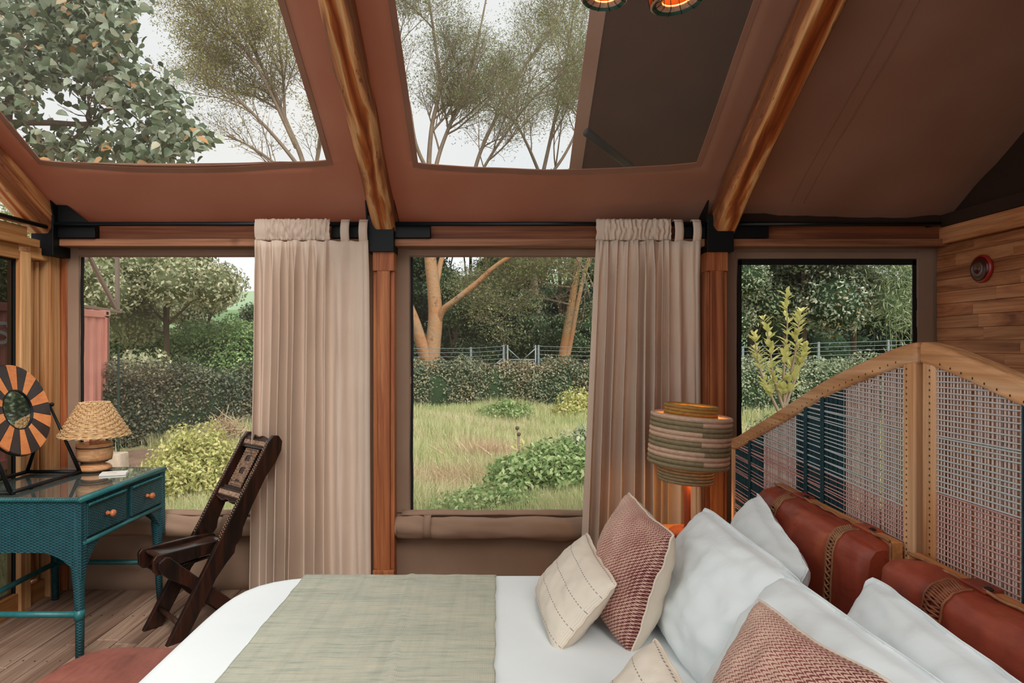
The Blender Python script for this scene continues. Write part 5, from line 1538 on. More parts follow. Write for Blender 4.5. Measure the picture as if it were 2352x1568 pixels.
def wedge_sampler(bands):
    """random ground points: bands (u0, u1, y0, y1, share) of view directions"""
    def f(n):
        out = []
        for (u0, u1, y0, y1, sh) in bands:
            m = int(n * sh); y = y0 * (y1 / y0) ** RG.uniform(0, 1, m); u = RG.uniform(u0, u1, m)
            out.append(np.stack([(u - CX) * y / FPX, y], 1))
        o = np.concatenate(out)
        bare = ((o[:, 0] - pc.x) / 1.5) ** 2 + ((o[:, 1] - pc.y) / 2.0) ** 2 < RG.uniform(.55, 1.1, len(o))
        return o[~bare]
    return f
b = MB(); pc = at(320, 1040, 10.8)
b.grid(lambda s, t: (lambda a, r: Vector((pc.x + r * 1.5 * math.cos(a), pc.y + r * 2.0 * math.sin(a), float(gz(pc.x + r * 1.5 * math.cos(a), pc.y + r * 2.0 * math.sin(a))) + 0.012)))(2 * PI * s, t * (1 + 0.2 * math.sin(2 * PI * s * 5) + 0.12 * math.sin(2 * PI * s * 9))), 60, 8, wrap=True)
tag(b.build('ground_soil', MAT['soil'], smooth=True, fix=False), kind='structure')
# meadow grass, thick where the windows show it, thinner elsewhere
o = blades('meadow_grass', 230000, wedge_sampler([(340, 620, 4.4, 16, .16), (900, 1420, 4.4, 21, .55), (1640, 2000, 5.5, 19, .17), (-200, 2500, 4.6, 24, .12)]), 0.32, 0.0036, MAT['grass'])
tag(o, 'pale green meadow grass growing between the tent and the hedges', 'grass', kind='stuff')
def clump_sampler(cs):
    def f(n):
        out = []
        for (x, y, r, sh) in cs:
            m = int(n * sh); out.append(RG.normal(size=(m, 2)) * r * np.array([1, 0.7]) + np.array([x, y]))
        return np.concatenate(out)
    return f
def tuft(lab, u, v, y, r, h, n, mat=None, grp='dry grass tufts in the meadow'):
    p = at(u, v, y)
    o = blades('grass_tuft', n, clump_sampler([(p.x, p.y, r, 1.0)]), h, 0.003, mat or MAT['grass_dry'], 0.45)
    tag(o, lab, 'grass tuft', grp, 'stuff'); return o
tuft('dry straw coloured grass tuft in the middle of the meadow', 1030, 1080, 9.0, 0.38, 0.42, 1800)
tuft('taller dry grass tuft beside the thistle stems', 1125, 1040, 10.5, 0.28, 0.55, 1300)
tuft('small dry grass patch seen low in the middle window beside the canvas border', 1000, 1120, 8.0, 0.22, 0.3, 600)
tuft('dry tuft beside the yellow green shrub', 500, 1150, 7.2, 0.3, 0.34, 900)

# hedges: clipped masses with a leafy face
def hedge(lab, pts, h, wd, n, ls, mat, grp='clipped hedges round the meadow', rng=None):
    rng = rng or np.random.default_rng(n)
    t = thing('hedge', lab, 'hedge', (pts[0][0], pts[0][1], GZ), grp)
    L = np.array(pts); seg = np.linalg.norm(np.diff(L, axis=0), axis=1); cum = np.concatenate([[0], np.cumsum(seg)])
    def along(s):
        x = np.interp(s, cum, L[:, 0]); y = np.interp(s, cum, L[:, 1]); return x, y
    s = rng.uniform(0, cum[-1], n); x, y = along(s)
    d = (L[-1] - L[0]) / np.linalg.norm(L[-1] - L[0]); nx, ny = -d[1], d[0]
    top = h * (1 + 0.06 * np.sin(s * 1.9) + 0.05 * np.sin(s * 4.3 + 1) + 0.04 * np.sin(s * 9.1))
    th = rng.uniform(0, PI, n); k = rng.uniform(0.78, 1.08, n)
    bulge = 1 + 0.12 * np.sin(s * 3.1) + 0.08 * np.sin(s * 7.7 + 2)
    off = np.sign(np.cos(th)) * np.abs(np.cos(th)) ** 0.45 * wd / 2 * k * bulge; z = np.abs(np.sin(th)) ** 0.6 * top * k
    low = rng.uniform(0, 1, n) < 0.45; z = np.where(low, z * rng.uniform(0.05, 1, n), z)
    P = np.stack([x + nx * off, y + ny * off, GZ + z], 1)
    nb = np.stack([nx * np.cos(th), ny * np.cos(th), np.sin(th) + 0.2], 1)
    V, F = leaf_cards(P, ls, ls * 0.6, nb * 1.0, 0.1, rng); tag(np_obj('foliage', V, F, mat, t), kind='stuff')
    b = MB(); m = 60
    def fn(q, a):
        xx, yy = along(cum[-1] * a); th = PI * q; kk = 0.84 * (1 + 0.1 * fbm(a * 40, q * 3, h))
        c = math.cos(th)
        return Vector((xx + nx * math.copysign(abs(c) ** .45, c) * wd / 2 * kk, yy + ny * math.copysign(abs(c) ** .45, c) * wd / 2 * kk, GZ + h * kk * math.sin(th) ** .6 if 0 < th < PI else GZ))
    b.grid(fn, 10, m); tag(b.build('shaded_leaf_mass', MAT['core'], t, smooth=True, fix=False), kind='stuff')
    b = MB()
    for i in range(int(cum[-1] / 0.5)):
        xx, yy = along(0.25 + i * 0.5); b.tube([(xx - nx * wd * .3, yy - ny * wd * .3, GZ), (xx - nx * wd * .36 + 0.1, yy - ny * wd * .36, GZ + h * .7)], 0.018, 5)
    tag(b.build('stem', MAT['bark'], t, fix=False), kind='stuff')
    return t
def gpt(u, y): return ((u - CX) * y / FPX, y)
hedge('dark brownish hedge beyond the desk and chair', [gpt(225, 12.6), gpt(420, 13.6), gpt(640, 15.2), gpt(860, 17.2)], 1.50, 1.0, 42000, 0.070, MAT['leaf_hedge_dark'])
hedge('russet and green hedge across the middle window', [gpt(740, 20.3), gpt(1180, 21.0), gpt(1500, 21.0)], 1.42, 1.3, 34000, 0.090, MAT['leaf_hedge'])
hedge('green hedge behind the young yellow leaved tree', [gpt(1600, 17.6), gpt(1860, 17.4), gpt(2200, 17.2)], 1.52, 1.3, 26000, 0.082, MAT['leaf_forest2'])
hedge('tall ivy covered hedge behind the red container', [gpt(250, 23), gpt(480, 23), gpt(800, 23.5)], 2.55, 1.6, 36000, 0.125, MAT['leaf_ivy'])

# shrubs near the tent
def shrub(lab, u, vb, y, w, h, mat, n, ls, grp='leafy shrubs outside the tent', nb=9, lwf=0.55, core=False, seed=3, cat='shrub', name='shrub'):
    r = np.random.default_rng(seed); p = at(u, vb, y); z0 = float(gz(p.x, p.y)); bl = []
    for i in range(nb):
        a = r.uniform(0, 2 * PI); q = r.uniform(0.1, 0.75) ** 0.7; hh = h * (1 - 0.5 * q) * r.uniform(0.75, 1.05)
        rx = w * r.uniform(0.22, 0.34)
        bl.append((p.x + math.cos(a) * w / 2 * q, p.y + math.sin(a) * w / 2 * q * 0.7, z0 + hh * 0.58, rx, rx, hh * 0.46))
    st = [(np.array([[p.x, p.y, z0], [q[0] * .5 + p.x * .5, q[1] * .5 + p.y * .5, z0 + (q[2] - z0) * .6], [q[0], q[1], q[2] + q[5] * .6]]), np.array([.02, .013, .005])) for q in bl]
    return bushy(name, lab, cat, grp, bl, mat, int(n * 1.5), ls, ls * lwf, (p.x, p.y, z0), st, MAT['bark'], core, 0.9, 0.3, r)
shrub('yellow green shrub between the desk and the chair back', 465, 1180, 7.9, 1.15, 1.22, MAT['leaf_yellow'], 9000, 0.062, seed=5)
shrub('pale yellow green shrub close under the desk window', 412, 1120, 8.6, 0.7, 1.0, MAT['leaf_yellow'], 2500, 0.06, seed=6)
shrub('dense green weed patch under the middle window', 1262, 1135, 8.2, 1.6, 0.9, MAT['leaf_weed'], 6500, 0.085, seed=7)
shrub('low leafy weeds along the sill of the middle window', 1120, 1190, 7.0, 1.5, 0.55, MAT['leaf_weed'], 3500, 0.07, seed=8, core=False)
shrub('darker weed mound nearest the linen curtain', 1325, 1080, 9.0, 0.8, 1.0, MAT['leaf_forest2'], 2600, 0.08, seed=9)
shrub('bushy plant with pale leaves in front of the ivy hedge', 330, 860, 16.5, 2.0, 2.1, MAT['leaf_pale'], 6000, 0.15, seed=10)
shrub('dark leafed bush beside the red container', 285, 870, 14.5, 0.9, 1.7, MAT['leaf_ivy'], 2500, 0.14, seed=11)
shrub('olive shrub in front of the ivy hedge by the curtain', 470, 850, 17.5, 2.2, 1.5, MAT['leaf_forest2'], 4000, 0.12, seed=12)
shrub('green shrub at the foot of the young yellow leaved tree', 1795, 960, 9.6, 1.3, 1.1, MAT['leaf_forest2'], 5500, 0.075, seed=13)
shrub('loose shrub beside the headboard arch', 1900, 930, 11.5, 1.5, 1.15, MAT['leaf_weed'], 4000, 0.08, seed=14)
shrub('low bush in the gap before the middle hedge', 1180, 960, 17.5, 1.4, 0.75, MAT['leaf_weed'], 2500, 0.1, seed=15)
shrub('ragged bush at the foot of the middle hedge', 1330, 945, 17.5, 1.6, 1.0, MAT['leaf_yellow'], 2500, 0.1, seed=16)
# brush heap
p = at(520, 1010, 12.4)
t = thing('brush_heap', 'reddish heap of cut dry brush beyond the chair', 'brush heap', (p.x, p.y, GZ))
r = np.random.default_rng(4); ln = []
for i in range(260):
    a = r.uniform(0, PI * 2); q = r.uniform(0, 0.75); hh = 0.75 * (1 - q / 0.8)
    c = np.array([p.x + q * math.cos(a), p.y + q * math.sin(a), GZ + hh * r.uniform(.2, 1)]); d = unit(r.normal(size=(1, 3)))[0] * 0.22
    ln.append((np.array([c - d, c + r.normal(size=3) * .02, c + d]), np.array([.008, .007, .004])))
V, F = tubes_np(ln, 4); tag(np_obj('twig', V, F, MAT['grass_dry'], t), kind='stuff')
# thistle stems
for i, (u, v, h) in enumerate(((1192, 1052, 0.62), (1222, 1060, 0.45), (1188, 1000, 0.5))):
    p = at(u, v, 9.2); z0 = float(gz(p.x, p.y)); zt_ = EYE - ([1000, 1040, 986][i] - CY) * 9.2 / FPX
    t = thing('thistle', ['tall thistle stem with a round head in the meadow', 'short thistle with a rusty leaf in the meadow', 'thistle with two heads rising above the dry tuft'][i], 'thistle', (p.x, p.y, z0), 'thistles in the meadow')
    b = MB(); b.tube([(p.x, p.y, z0), (p.x + .02, p.y, (z0 + zt_) / 2), (p.x, p.y, zt_)], 0.008, 6); b.build('stem', MAT['bark_pale'], t, smooth=True)
    b = MB(); b.ball((p.x, p.y, zt_ + .02), 0.03, 8); b.build('flower_head', MAT['bark'], t, smooth=True)
    V, F = leaf_cards(np.array([[p.x + dx, p.y, zt_ - q] for dx, q in ((.05, .08), (-.05, .14), (.06, .2), (-.04, .26))]), 0.14, 0.05); np_obj('leaf', V, F, MAT['leaf_yellow'], t)

# young tree with upright leafy shoots, its larger leaves single
yt = thing('young_tree', 'young tree with upright yellow green leafy shoots behind the headboard', 'tree', at(1800, 1010, 9.0))
shoots = [[(1803, 960), (1800, 860), (1808, 760), (1806, 665)], [(1800, 940), (1775, 860), (1768, 790), (1752, 725)], [(1800, 930), (1825, 820), (1832, 760), (1840, 715)], [(1790, 950), (1750, 860), (1738, 810), (1732, 768)], [(1805, 930), (1830, 860), (1846, 815), (1850, 795)]]
ln = [(np.array(px_line(s, 9.0, 6)), np.linspace(0.022, 0.005, 19)) for s in shoots]
ln.insert(0, (np.array([list(at(1800, 1010, 9.0) * 1.0), list(at(1802, 940, 9.0))]), np.array([0.03, 0.024])))
ln[0][0][0][2] = GZ - 0.05
V, F = tubes_np(ln, 6); np_obj('stem', V, F, MAT['bark_pale'], yt, smooth=True)
b = MB(); L = 0.15
b.add([(0, 0, 0), (0.03, L * .35, .008), (0.027, L * .7, .006), (0, L, -.004), (-0.027, L * .7, .006), (-0.03, L * .35, .008), (0, L * .5, 0)], [(0, 1, 6), (1, 2, 6), (2, 3, 6), (3, 4, 6), (4, 5, 6), (5, 0, 6)])
leaf0 = b.build('leaf', MAT['leaf_yellow'], yt, fix=False)
r = random.Random(8); first = True
for (P, rad) in ln[1:]:
    m = len(P)
    for i in range(59):
        f = r.uniform(0.12, 1.0) * (m - 1); k = min(m - 2, int(f)); pt = P[k] + (P[k + 1] - P[k]) * (f - k)
        a = r.uniform(0, 2 * PI); d = Vector((math.cos(a), math.sin(a) * .8, r.uniform(0.5, 1.1))).normalized()
        o = leaf0 if first else leaf0.copy()
        if not first: link(o, yt)
        first = False
        q = d.to_track_quat('Y', 'Z'); o.matrix_basis = Matrix.LocRotScale(Vector(pt), q, Vector((1, 1, 1)) * r.uniform(0.7, 1.35) * (1.15 - 0.4 * f / m))

# the near broad leaved tree over the desk side of the roof
bt_ = thing('broadleaf_tree', 'large leaved tree hanging over the roof opening above the desk', 'tree', (-10.9, 9.3, GZ))
Y1 = 9.0
mains = [(np.array(spline([np.array([-10.9, 9.3, GZ]), np.array([-10.6, 9.2, 1.8]), np.array([-9.4, 9.1, 3.6]), np.array(at(20, 290, Y1))], 6)), np.linspace(.22, .075, 19)),
         (np.array(px_line([(-40, 300), (20, 283), (110, 282), (205, 284), (240, 255), (300, 235), (350, 250), (400, 290)], Y1)), np.linspace(.05, .012, 43)),
         (np.array(px_line([(15, 300), (25, 210), (60, 120), (120, 60), (140, -40)], Y1, dy=0.4)), np.linspace(.06, .02, 25)),
         (np.array(px_line([(110, 140), (130, 100), (190, 40), (240, -20)], Y1, dy=-.4)), np.linspace(.035, .015, 19)),
         (np.array(px_line([(205, 284), (150, 340), (130, 390)], Y1, dy=-.3)), np.linspace(.022, .01, 13)),
         (np.array(px_line([(-40, 40), (40, 20), (150, 0), (230, -60)], Y1, dy=.3)), np.linspace(.04, .02, 19))]
rng = np.random.default_rng(9); twigs = []; tips = []
for (P, R) in mains[1:]:
    o_ = []; branch_out(list(P), R[0], R[-1], rng, 2, o_, tips, 0.9, 0.9, 0.0, (6, 9), 0.12); twigs += o_[1:]
V, F = tubes_np(mains, 9); np_obj('trunk', V, F, MAT['bark'], bt_, smooth=True)
V, F = tubes_np(twigs, 4); tag(np_obj('branches', V, F, MAT['bark'], bt_), kind='stuff')
cl = [(60, 40, 90), (160, 40, 90), (250, 50, 70), (20, 150, 80), (110, 150, 60), (200, 130, 80), (280, 120, 55), (150, 90, 80), (300, 190, 60), (350, 215, 55), (390, 270, 50), (420, 320, 45), (350, 300, 55), (250, 330, 60), (160, 330, 60), (100, 330, 50), (310, 350, 50), (60, 230, 45), (230, 200, 50), (200, 380, 70), (330, 390, 60), (270, 230, 50), (400, 230, 36), (445, 300, 34), (465, 320, 20), (430, 345, 30), (370, 345, 45), (170, -20, 120), (-60, 100, 150), (-80, 300, 140), (300, 20, 30)]
pts = []
for (u, v, rad) in cl:
    m = int(rad * rad * 0.034) + 10
    for _ in range(m):
        y = Y1 + rng.normal() * 0.55
        pts.append(at(u + rng.normal() * rad * 0.52, v + rng.normal() * rad * 0.48, y))
rng.shuffle(pts)
b = MB(); L = 0.17
b.add([(0, 0, 0), (0.045, 0.01, .012), (0.068, 0.055, .02), (0.045, 0.115, .012), (0, L, -.02), (-0.045, 0.115, .012), (-0.068, 0.055, .02), (-0.045, 0.01, .012), (0, .06, 0)], [(0, 1, 2, 8), (2, 3, 4, 8), (4, 5, 6, 8), (6, 7, 0, 8)])
leaf1 = b.build('leaf', MAT['leaf_broad'], bt_, fix=False)
lv = np.array(b.v); allV = []; allF = []; nsep = 0; inview = []
r = random.Random(3)
for i, pt in enumerate(pts):
    pt = Vector(pt); u = CX + pt.x * FPX / pt.y; v = CY - (pt.z - EYE) * FPX / pt.y
    a = r.uniform(0, 2 * PI); d = Vector((math.cos(a), math.sin(a) * .9, r.uniform(-1.3, 0.15))).normalized()
    M = Matrix.LocRotScale(pt, d.to_track_quat('Y', 'Z') @ Matrix.Rotation(r.uniform(-1.1, 1.1), 3, 'Y').to_quaternion(), Vector((1, 1, 1)) * r.uniform(0.5, 0.95))
    if 10 < u < 480 and 5 < v < 370 and nsep < 298 and i % 5 == 0:
        o = leaf1 if nsep == 0 else leaf1.copy()
        if nsep: link(o, bt_)
        o.matrix_basis = M; nsep += 1
    else:
        Mn = np.array(M); allV.append(lv @ Mn[:3, :3].T + Mn[:3, 3]); allF.append(np.array(b.f) + 9 * len(allF))
tag(np_obj('leaf_spray', np.concatenate(allV), np.concatenate(allF), MAT['leaf_broad'], bt_), kind='stuff')

# fever trees (pale orange bark, feathery tops)
AC = 'feathery acacia trees beyond the hedge'
YF = 23.4
def L(pts, y, r0, r1, dp, dy=0.0): return (px_line(pts, y, 6, dy), r0, r1, dp)
def acacia(name, lab, limbs, top, bark, leafmat, n, ls, lw, **kw):
    """a fever tree: stout limbs in its own bark, a fan of thin grey ones above"""
    t = tree(name, lab, AC, limbs, bark, leafmat, 0, ls, lw, **kw)
    rng = np.random.default_rng(kw.get('seed', 1) + 50); subs = []; tips = []; main = []
    for (line, r0, r1, dp) in top:
        o = []; branch_out(line, r0, r1, rng, dp, o, tips, kw.get('length', 2.5), 0.62, 0.28, (8, 12), 0.10, (0.2, 1.0)); subs += o
    V, F = tubes_np(subs, 4); tag(np_obj('branches', V, F, MAT['bark_pale'], t, smooth=True), kind='stuff')
    T = np.array(tips); k = rng.integers(0, len(T), n)
    c = T[k] + rng.normal(size=(n, 3)) * kw.get('puff', .3) * np.array([1, 1, 0.4])
    V, F = leaf_cards(c, ls, lw, (0, 0, 1.2), 0, rng); tag(np_obj('foliage', V, F, leafmat, t), kind='stuff')
    return t
acacia('fever_tree', 'orange barked forked fever tree with feathery crown in the middle window',
     [L([(992, 930), (990, 870), (994, 800), (1000, 730), (996, 660), (988, 590), (985, 520), (988, 440)], YF, .33, .17, 0),
      L([(988, 850), (970, 795), (952, 738), (932, 690), (905, 640), (880, 560), (860, 470), (820, 380)], YF, .24, .09, 0, -1),
      L([(1004, 745), (1018, 712), (1045, 690), (1095, 650), (1130, 618), (1168, 592), (1220, 572), (1290, 560)], YF, .13, .05, 0, -1.5),
      L([(994, 690), (1005, 640), (1016, 590), (1045, 520), (1080, 430)], YF, .12, .07, 0, 1.0)],
     [L([(988, 440), (985, 380), (992, 290), (1010, 200), (1000, 100), (985, 0), (970, -90)], YF, .11, .03, 3),
      L([(988, 440), (1010, 350), (1040, 270), (1075, 180), (1100, 80), (1120, -20)], YF, .09, .03, 3, 1),
      L([(985, 400), (955, 330), (940, 240), (915, 140), (890, 40)], YF, .08, .025, 3, -1.5),
      L([(1080, 430), (1105, 345), (1150, 250), (1200, 160), (1255, 80), (1300, 10)], YF, .08, .025, 3, 1),
      L([(1060, 480), (1120, 370), (1160, 310), (1220, 230), (1290, 170)], YF, .06, .02, 3, -1),
      L([(1290, 560), (1330, 575), (1380, 600)], YF, .05, .02, 2)],
     MAT['bark_fever'], MAT['leaf_acacia2'], 40000, 0.11, 0.030, length=2.9, seed=5, puff=0.30)
acacia('acacia_tree', 'feathery acacia tree seen through the roof opening above the desk',
     [L([(740, 930), (735, 760), (728, 600), (715, 470)], 20, .24, .13, 0)],
     [L([(715, 470), (695, 370), (662, 290), (625, 200), (585, 120), (540, 30), (500, -70)], 20, .10, .025, 3),
      L([(725, 560), (720, 420), (735, 330), (735, 220), (715, 110), (690, 0)], 20, .08, .025, 3, 1.2),
      L([(700, 400), (645, 330), (590, 270), (530, 215), (470, 170)], 20, .07, .02, 3, -1),
      L([(680, 340), (610, 190), (560, 110), (490, 50), (410, -10)], 20, .06, .02, 3, -1.5),
      L([(715, 500), (655, 400), (590, 345), (520, 310)], 20, .06, .02, 2, -.6),
      L([(655, 280), (650, 180), (640, 80), (650, -40)], 20, .06, .02, 3, .8)],
     MAT['bark_pale'], MAT['leaf_acacia'], 40000, 0.10, 0.030, length=2.2, seed=8, puff=0.26)
acacia('slender_fever_tree', 'slender twin stemmed fever tree beside the curtain in the middle window',
     [L([(1295, 930), (1292, 830), (1300, 770), (1312, 700), (1322, 640), (1330, 590), (1342, 500), (1348, 400)], 26, .19, .09, 0),
      L([(1300, 835), (1314, 765), (1326, 700), (1345, 620), (1380, 500), (1400, 380)], 26, .12, .05, 0, 1)],
     [L([(1348, 400), (1345, 300), (1325, 180), (1300, 60)], 26, .08, .03, 3),
      L([(1322, 640), (1280, 610), (1240, 600)], 26, .05, .02, 2, -1),
      L([(1335, 560), (1370, 500), (1380, 420)], 26, .05, .02, 2, -1),
      L([(1312, 700), (1270, 690), (1220, 680), (1180, 690)], 26, .04, .02, 3, -2),
      L([(1318, 660), (1275, 655), (1215, 640), (1150, 650)], 26, .04, .02, 3, -1.5),
      L([(1330, 600), (1355, 640), (1370, 690)], 26, .035, .015, 2, -1.5)],
     MAT['bark_fever'], MAT['leaf_acacia2'], 22000, 0.13, 0.04, length=2.6, seed=12, puff=0.35)
acacia('thorn_tree', 'thin thorn tree behind the edge of the fly sheet',
     [L([(1230, 720), (1225, 560), (1240, 430)], 30, .2, .12, 0)],
     [L([(1240, 430), (1262, 330), (1290, 200), (1310, 80), (1330, -40)], 30, .10, .03, 3),
      L([(1240, 400), (1210, 330), (1180, 280), (1120, 240)], 30, .08, .03, 3, -1),
      L([(1250, 420), (1300, 350), (1340, 260), (1370, 150)], 30, .08, .03, 3, 1)],
     MAT['bark_pale'], MAT['leaf_acacia2'], 15000, 0.13, 0.04, length=3.4, seed=15, puff=0.35)

# the wood beyond the fence
r = random.Random(44)
FG = 'trees of the wood beyond the fence'
labs = {'leaf_dark': 'dark dense tree of the wood behind the wire fence', 'leaf_forest': 'mid green bushy tree of the wood behind the wire fence', 'leaf_forest2': 'paler olive tree at the edge of the wood', }
def wood_tree(u, y, w, z0, z1, mat, n, ls, lab, seed):
    n = int(n * 2.6); ls *= 0.74; z1 = z1 + (2.2 if u > 700 and z1 > 5 else 0)
    q = np.random.default_rng(seed); x = (u - CX) * y / FPX; bl = []
    for i in range(11):
        a = q.uniform(0, 2 * PI); d = q.uniform(0.15, 0.5) * w; f = q.uniform(0.1, 0.95)
        rr = w * q.uniform(0.22, 0.34) * (1 - 0.35 * f)
        bl.append((x + math.cos(a) * d, y + math.sin(a) * d * .6, z0 + (z1 - z0) * f, rr, rr, rr * q.uniform(.65, .95)))
    st = [(np.array([[x, y, GZ], [x + q.normal() * .2, y, (z0 + z1) / 2], [x, y, z1 - .5]]), np.array([.11, .08, .04]))]
    for c in bl[:5]: st.append((np.array([[x, y, z0 + (c[2] - z0) * .3], [c[0], c[1], c[2]]]), np.array([.05, .02])))
    return bushy('wood_tree', lab, 'tree', FG, bl, MAT[mat], n, ls, ls * .5, (x, y, GZ), st, MAT['bark'], True, 0.9, 0.62, q)
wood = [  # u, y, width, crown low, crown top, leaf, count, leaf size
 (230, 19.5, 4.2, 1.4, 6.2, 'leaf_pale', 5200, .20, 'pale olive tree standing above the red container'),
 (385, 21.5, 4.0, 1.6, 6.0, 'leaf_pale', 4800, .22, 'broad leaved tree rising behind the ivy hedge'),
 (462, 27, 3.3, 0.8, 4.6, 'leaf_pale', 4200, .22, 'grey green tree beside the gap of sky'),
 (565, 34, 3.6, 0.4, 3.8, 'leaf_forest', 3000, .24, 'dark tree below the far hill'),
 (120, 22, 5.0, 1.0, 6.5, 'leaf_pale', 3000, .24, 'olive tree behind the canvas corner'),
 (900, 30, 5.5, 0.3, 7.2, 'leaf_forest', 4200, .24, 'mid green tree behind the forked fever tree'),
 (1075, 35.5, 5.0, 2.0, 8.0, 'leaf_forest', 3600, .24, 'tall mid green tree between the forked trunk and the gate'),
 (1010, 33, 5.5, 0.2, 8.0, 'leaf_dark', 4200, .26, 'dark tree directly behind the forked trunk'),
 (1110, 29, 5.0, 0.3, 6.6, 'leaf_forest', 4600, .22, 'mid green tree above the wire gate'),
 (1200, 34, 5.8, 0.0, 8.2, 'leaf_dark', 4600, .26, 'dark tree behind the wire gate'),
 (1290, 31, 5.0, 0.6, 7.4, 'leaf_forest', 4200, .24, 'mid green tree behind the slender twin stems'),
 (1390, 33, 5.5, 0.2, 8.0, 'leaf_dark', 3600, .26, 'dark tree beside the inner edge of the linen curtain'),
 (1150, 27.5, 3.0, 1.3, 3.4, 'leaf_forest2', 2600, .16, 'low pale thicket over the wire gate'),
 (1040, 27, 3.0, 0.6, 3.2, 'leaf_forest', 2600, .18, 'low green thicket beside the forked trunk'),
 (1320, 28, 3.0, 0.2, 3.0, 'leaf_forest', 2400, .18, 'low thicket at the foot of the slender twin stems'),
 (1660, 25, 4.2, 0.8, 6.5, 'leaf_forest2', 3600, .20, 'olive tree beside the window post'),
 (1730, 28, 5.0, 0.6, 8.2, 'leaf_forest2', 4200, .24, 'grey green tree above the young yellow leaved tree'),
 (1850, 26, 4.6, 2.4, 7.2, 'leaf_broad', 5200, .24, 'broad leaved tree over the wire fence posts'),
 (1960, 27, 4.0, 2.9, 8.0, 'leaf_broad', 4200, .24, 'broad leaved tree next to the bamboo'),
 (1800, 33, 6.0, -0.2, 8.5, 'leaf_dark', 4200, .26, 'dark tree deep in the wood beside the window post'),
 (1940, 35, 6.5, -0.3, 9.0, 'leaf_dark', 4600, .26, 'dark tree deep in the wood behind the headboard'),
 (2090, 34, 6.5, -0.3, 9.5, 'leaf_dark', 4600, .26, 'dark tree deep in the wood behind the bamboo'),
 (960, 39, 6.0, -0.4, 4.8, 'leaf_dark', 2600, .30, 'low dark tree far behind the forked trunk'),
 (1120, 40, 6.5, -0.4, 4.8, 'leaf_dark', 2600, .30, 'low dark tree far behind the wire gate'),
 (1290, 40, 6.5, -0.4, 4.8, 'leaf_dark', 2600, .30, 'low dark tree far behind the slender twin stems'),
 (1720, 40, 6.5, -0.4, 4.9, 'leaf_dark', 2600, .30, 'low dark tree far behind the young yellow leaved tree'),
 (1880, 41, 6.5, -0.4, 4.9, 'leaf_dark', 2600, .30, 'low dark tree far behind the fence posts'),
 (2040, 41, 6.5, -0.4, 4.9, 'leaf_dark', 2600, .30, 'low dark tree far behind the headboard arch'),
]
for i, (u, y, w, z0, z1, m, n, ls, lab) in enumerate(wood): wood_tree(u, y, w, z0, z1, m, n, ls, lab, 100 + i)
# bamboo
q = np.random.default_rng(61); x, y = (2075 - CX) * 25 / FPX, 25.0
t = thing('bamboo', 'bamboo clump with narrow pale leaves near the corner of the window', 'bamboo', (x, y, GZ), FG)
st = []; P = []
for i in range(12):
    a = q.normal() * 0.5; b0 = np.array([x + q.normal() * .4, y + q.normal() * .3, GZ]); lean = q.normal(size=2) * 0.9
    cv = [b0 + np.array([lean[0] * f * f, lean[1] * f * f * .6, 8.0 * f - 1.8 * f ** 4]) for f in np.linspace(0, 1, 9)]
    st.append((np.array(cv), np.linspace(.02, .006, 9)))
    for f in q.uniform(.34, 1, 420):
        k = f * 8; j = min(7, int(k)); P.append(cv[j] + (cv[j + 1] - cv[j]) * (k - j) + q.normal(size=3) * .38)
V, F = tubes_np(st, 5); tag(np_obj('cane', V, F, MAT['leaf_forest'], t), kind='stuff')
V, F = leaf_cards(np.array(P), 0.30, 0.045, (0, 0, .8), 0.5, q); tag(np_obj('foliage', V, F, MAT['leaf_bamboo'], t), kind='stuff')

# wire fence and gate
t = thing('wire_fence', 'grey wire fence on thin posts between hedge and wood', 'fence', (0, 22.6, GZ))
YW2 = 22.6
posts = [(880, 798), (1082, 797), (1157, 792), (1237, 792), (1403, 797), (1560, 796), (1706, 795), (1880, 785), (2040, 780), (2200, 775)]
for (u, v) in posts:
    p = at(u, v, YW2); b = MB(); b.box(p.x - .035, p.x + .035, YW2 - .035, YW2 + .035, GZ, p.z); b.build('fence_post', MAT['fence'], t)
for k in range(6):
    b = MB(); b.tube([at(u, v + 3 + k * 9.5, YW2 - 0.04) for (u, v) in posts if u <= 1157], 0.009, 4); b.build('wire', MAT['fence'], t, fix=False)
    b = MB(); b.tube([at(u, v + 3 + k * 9.5, YW2 - 0.04) for (u, v) in posts if u >= 1237], 0.009, 4); b.build('wire', MAT['fence'], t, fix=False)
for (u0, u1) in ((1157, 1130), (1237, 1262)):
    b = MB(); b.tube([at(u0, 822, YW2), at(u1, 842, YW2)], 0.03, 6); b.build('stay', MAT['fence'], t, smooth=True)
g = thing('wire_gate', 'grey metal gate with diagonal braces in the wire fence', 'gate', at(1197, 922, YW2))
for (a, c, nm) in (((1166, 792), (1166, 905), 'gate_upright'), ((1230, 792), (1230, 905), 'gate_upright'), ((1166, 826), (1230, 826), 'gate_rail'), ((1166, 905), (1230, 905), 'gate_rail'), ((1166, 800), (1195, 826), 'brace'), ((1230, 800), (1201, 826), 'brace')):
    b = MB(); b.tube([at(*a, YW2 - .05), at(*c, YW2 - .05)], 0.03 if nm != 'brace' else 0.022, 6); b.build(nm, MAT['fence'], g, smooth=True)
for u in range(1172, 1230, 6):
    b = MB(); b.tube([at(u, 826, YW2 - .05), at(u, 905, YW2 - .05)], 0.012, 5); b.build('gate_bar', MAT['fence'], g)

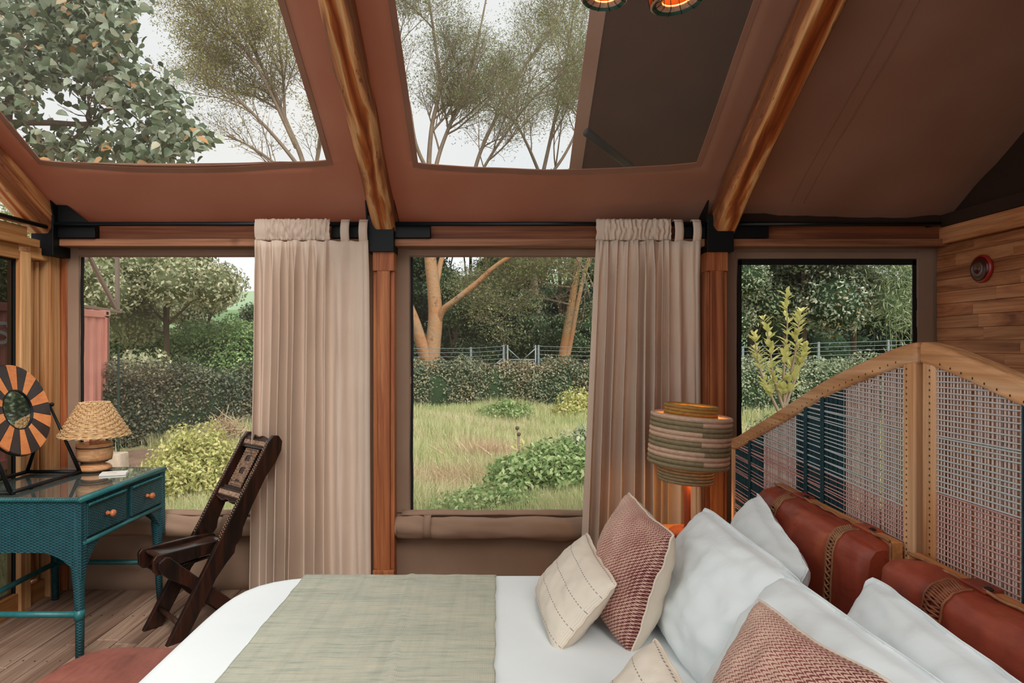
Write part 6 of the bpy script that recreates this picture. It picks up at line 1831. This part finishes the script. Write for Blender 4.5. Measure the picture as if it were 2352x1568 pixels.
# red container and the steel frame over it
cX = -7.44; cy1 = 12.55; cy0 = 6.45; cz0, cz1 = GZ + 0.1, 2.13
ct = thing('shipping_container', 'faded red corrugated shipping container at the corner of the meadow', 'container', (cX - 1.2, 9.5, GZ))
def corr(p0, run, out, z0, z1, L):
    b = MB(); prof = []; pos = 0.0; pr = 0.24
    run = Vector(run); out = Vector(out); p0 = Vector(p0)
    while pos < L:
        for (d, o) in ((0, 0), (0.07, 0), (0.12, -0.036), (0.19, -0.036)):
            if pos + d <= L: prof.append((pos + d, o))
        pos += pr
    prof.append((L, 0))
    lo = [p0 + run * d + out * o + Vector((0, 0, z0)) for d, o in prof]; hi = [p + Vector((0, 0, z1 - z0)) for p in lo]
    b.strip(lo, hi, out * -0.004); return b
corr((cX - 0.03, cy0 + .12, 0), (0, 1, 0), (1, 0, 0), cz0 + 0.14, cz1 - 0.12, cy1 - cy0 - .24).build('corrugated_side', MAT['container'], ct, fix=False)
corr((cX - 2.3, cy0 + .04, 0), (1, 0, 0), (0, -1, 0), cz0 + 0.14, cz1 - 0.12, 2.2).build('corrugated_end', MAT['container'], ct, fix=False)
for nm, bx in (('top_rail', (cX - .08, cX, cy0, cy1, cz1 - .13, cz1)), ('bottom_rail', (cX - .08, cX, cy0, cy1, cz0, cz0 + .15)), ('corner_post', (cX - .13, cX, cy1 - .13, cy1, cz0, cz1)), ('corner_post', (cX - .13, cX, cy0, cy0 + .13, cz0, cz1)), ('corner_post', (cX - 2.44, cX - 2.31, cy0, cy0 + .13, cz0, cz1)), ('roof_panel', (cX - 2.4, cX - .05, cy0, cy1, cz1 - .06, cz1 - .03)), ('end_rail', (cX - 2.4, cX, cy0, cy0 + .08, cz1 - .13, cz1)), ('end_panel', (cX - 2.4, cX, cy1 - .06, cy1 - .02, cz0, cz1)), ('skid', (cX - 2.2, cX - .2, cy0 + .3, cy1 - .3, GZ - .05, cz0 + .02))):
    b = MB(); b.box(*bx); b.build(nm, MAT['container'], ct, bevel=0.008)
for z in (cz1 - .1, cz0):
    b = MB(); b.box(cX - .15, cX + .012, cy1 - .18, cy1 + .01, z, z + .11); f = b.build('corner_casting', MAT['container'], ct, bevel=0.01)
    b = MB(); b.box(cX + .008, cX + .016, cy1 - .12, cy1 - .05, z + .03, z + .085); b.build('casting_slot', MAT['zip'], f)
h = 0.145; w_ = 0.13       # painted letter on the side
pth = [(.9, .62), (.6, .95), (0, 1.0), (-.6, .9), (-.85, .55), (-.5, .18), (0, .02), (.55, -.15), (.9, -.5), (.6, -.88), (0, -1.0), (-.6, -.95), (-.92, -.6)]
yS = -cX * FPX / (CX - 4); zS = EYE - (764 - CY) * yS / FPX
A = spline([np.array((cX + .006, yS + a * w_, zS + c * h)) for a, c in pth], 4)
b = MB()
for p, q in zip(A, A[1:]): b.bar(p, q, 0.05, 0.008, up=(1, 0, 0))
b.build('painted_letter', MAT['white_paint'], ct)
sf = thing('lattice', 'grey brown steel lattice standing above the red container', 'steel frame', at(270, 712, 12.9), None)
for (a, c, w1) in (((150, 697, 11.6), (277, 716, 13.0), .055), ((269, 560, 12.9), (270, 712, 12.9), .075), ((185, 550, 11.9), (268, 712, 12.9), .065), ((150, 640, 11.6), (200, 592, 12.1), .05), ((150, 550, 11.6), (270, 560, 12.9), .06)):
    b = MB(); b.bar(at(*a), at(*c), .06, w1, up=(0, 0, 1) if abs(a[0] - c[0]) > 10 else (0, 1, 0)); b.build('lattice_bar', MAT['frame_paint'], sf, bevel=0.006)
b = MB(); p = at(150, 697, 11.6); b.box(p.x - .05, p.x + .05, 11.55, 11.65, cz1 - .03, 3.6); b.build('lattice_column', MAT['frame_paint'], sf, bevel=0.006)
p = at(272, 808, 12.0); b = MB(); b.tube([(p.x, 12.0, GZ - .05), (p.x, 12.0, p.z)], 0.02, 10); b.tube([(p.x, 12.0, p.z), (p.x, 12.0, p.z + .02)], 0.026, 10)
tag(b.build('garden_post', MAT['post_green']), 'thin dark green post in front of the hedge beside the container', 'post')
# stone block by the desk window
p = at(262, 1068, 10.6); gzv = float(gz(p.x, p.y))
b = MB(); b.grid(lambda s, tt: Vector((p.x + .19 * math.copysign(abs(math.cos(2 * PI * s)) ** .35, math.cos(2 * PI * s)) * (1 - .1 * tt), p.y + .16 * math.copysign(abs(math.sin(2 * PI * s)) ** .35, math.sin(2 * PI * s)), gzv - .05 + .33 * tt + .012 * fbm(s * 6, tt * 3, 1))), 24, 6, wrap=True)
b.add([b.v[6 * 24 + i] for i in range(24)], [tuple(range(24))])
tag(b.build('stone_block', MAT['stone'], bevel=0.01), 'pale stone block on the bare ground beyond the desk', 'stone')
# hills
def hill(nm, y, xs_, hs, mat, dep):
    b = MB(); n = 80
    def fn(s, t):
        x = xs_[0] + (xs_[1] - xs_[0]) * s
        hh = hs(x) * (1 + 0.03 * fbm(x * .08, 1, 2)) * (1 - t) ** 1.4
        return Vector((x, y - dep * t + 6 * fbm(x * .02, t, 5), GZ + hh))
    b.grid(fn, n, 12); tag(b.build(nm, mat, smooth=True, fix=False), kind='structure')
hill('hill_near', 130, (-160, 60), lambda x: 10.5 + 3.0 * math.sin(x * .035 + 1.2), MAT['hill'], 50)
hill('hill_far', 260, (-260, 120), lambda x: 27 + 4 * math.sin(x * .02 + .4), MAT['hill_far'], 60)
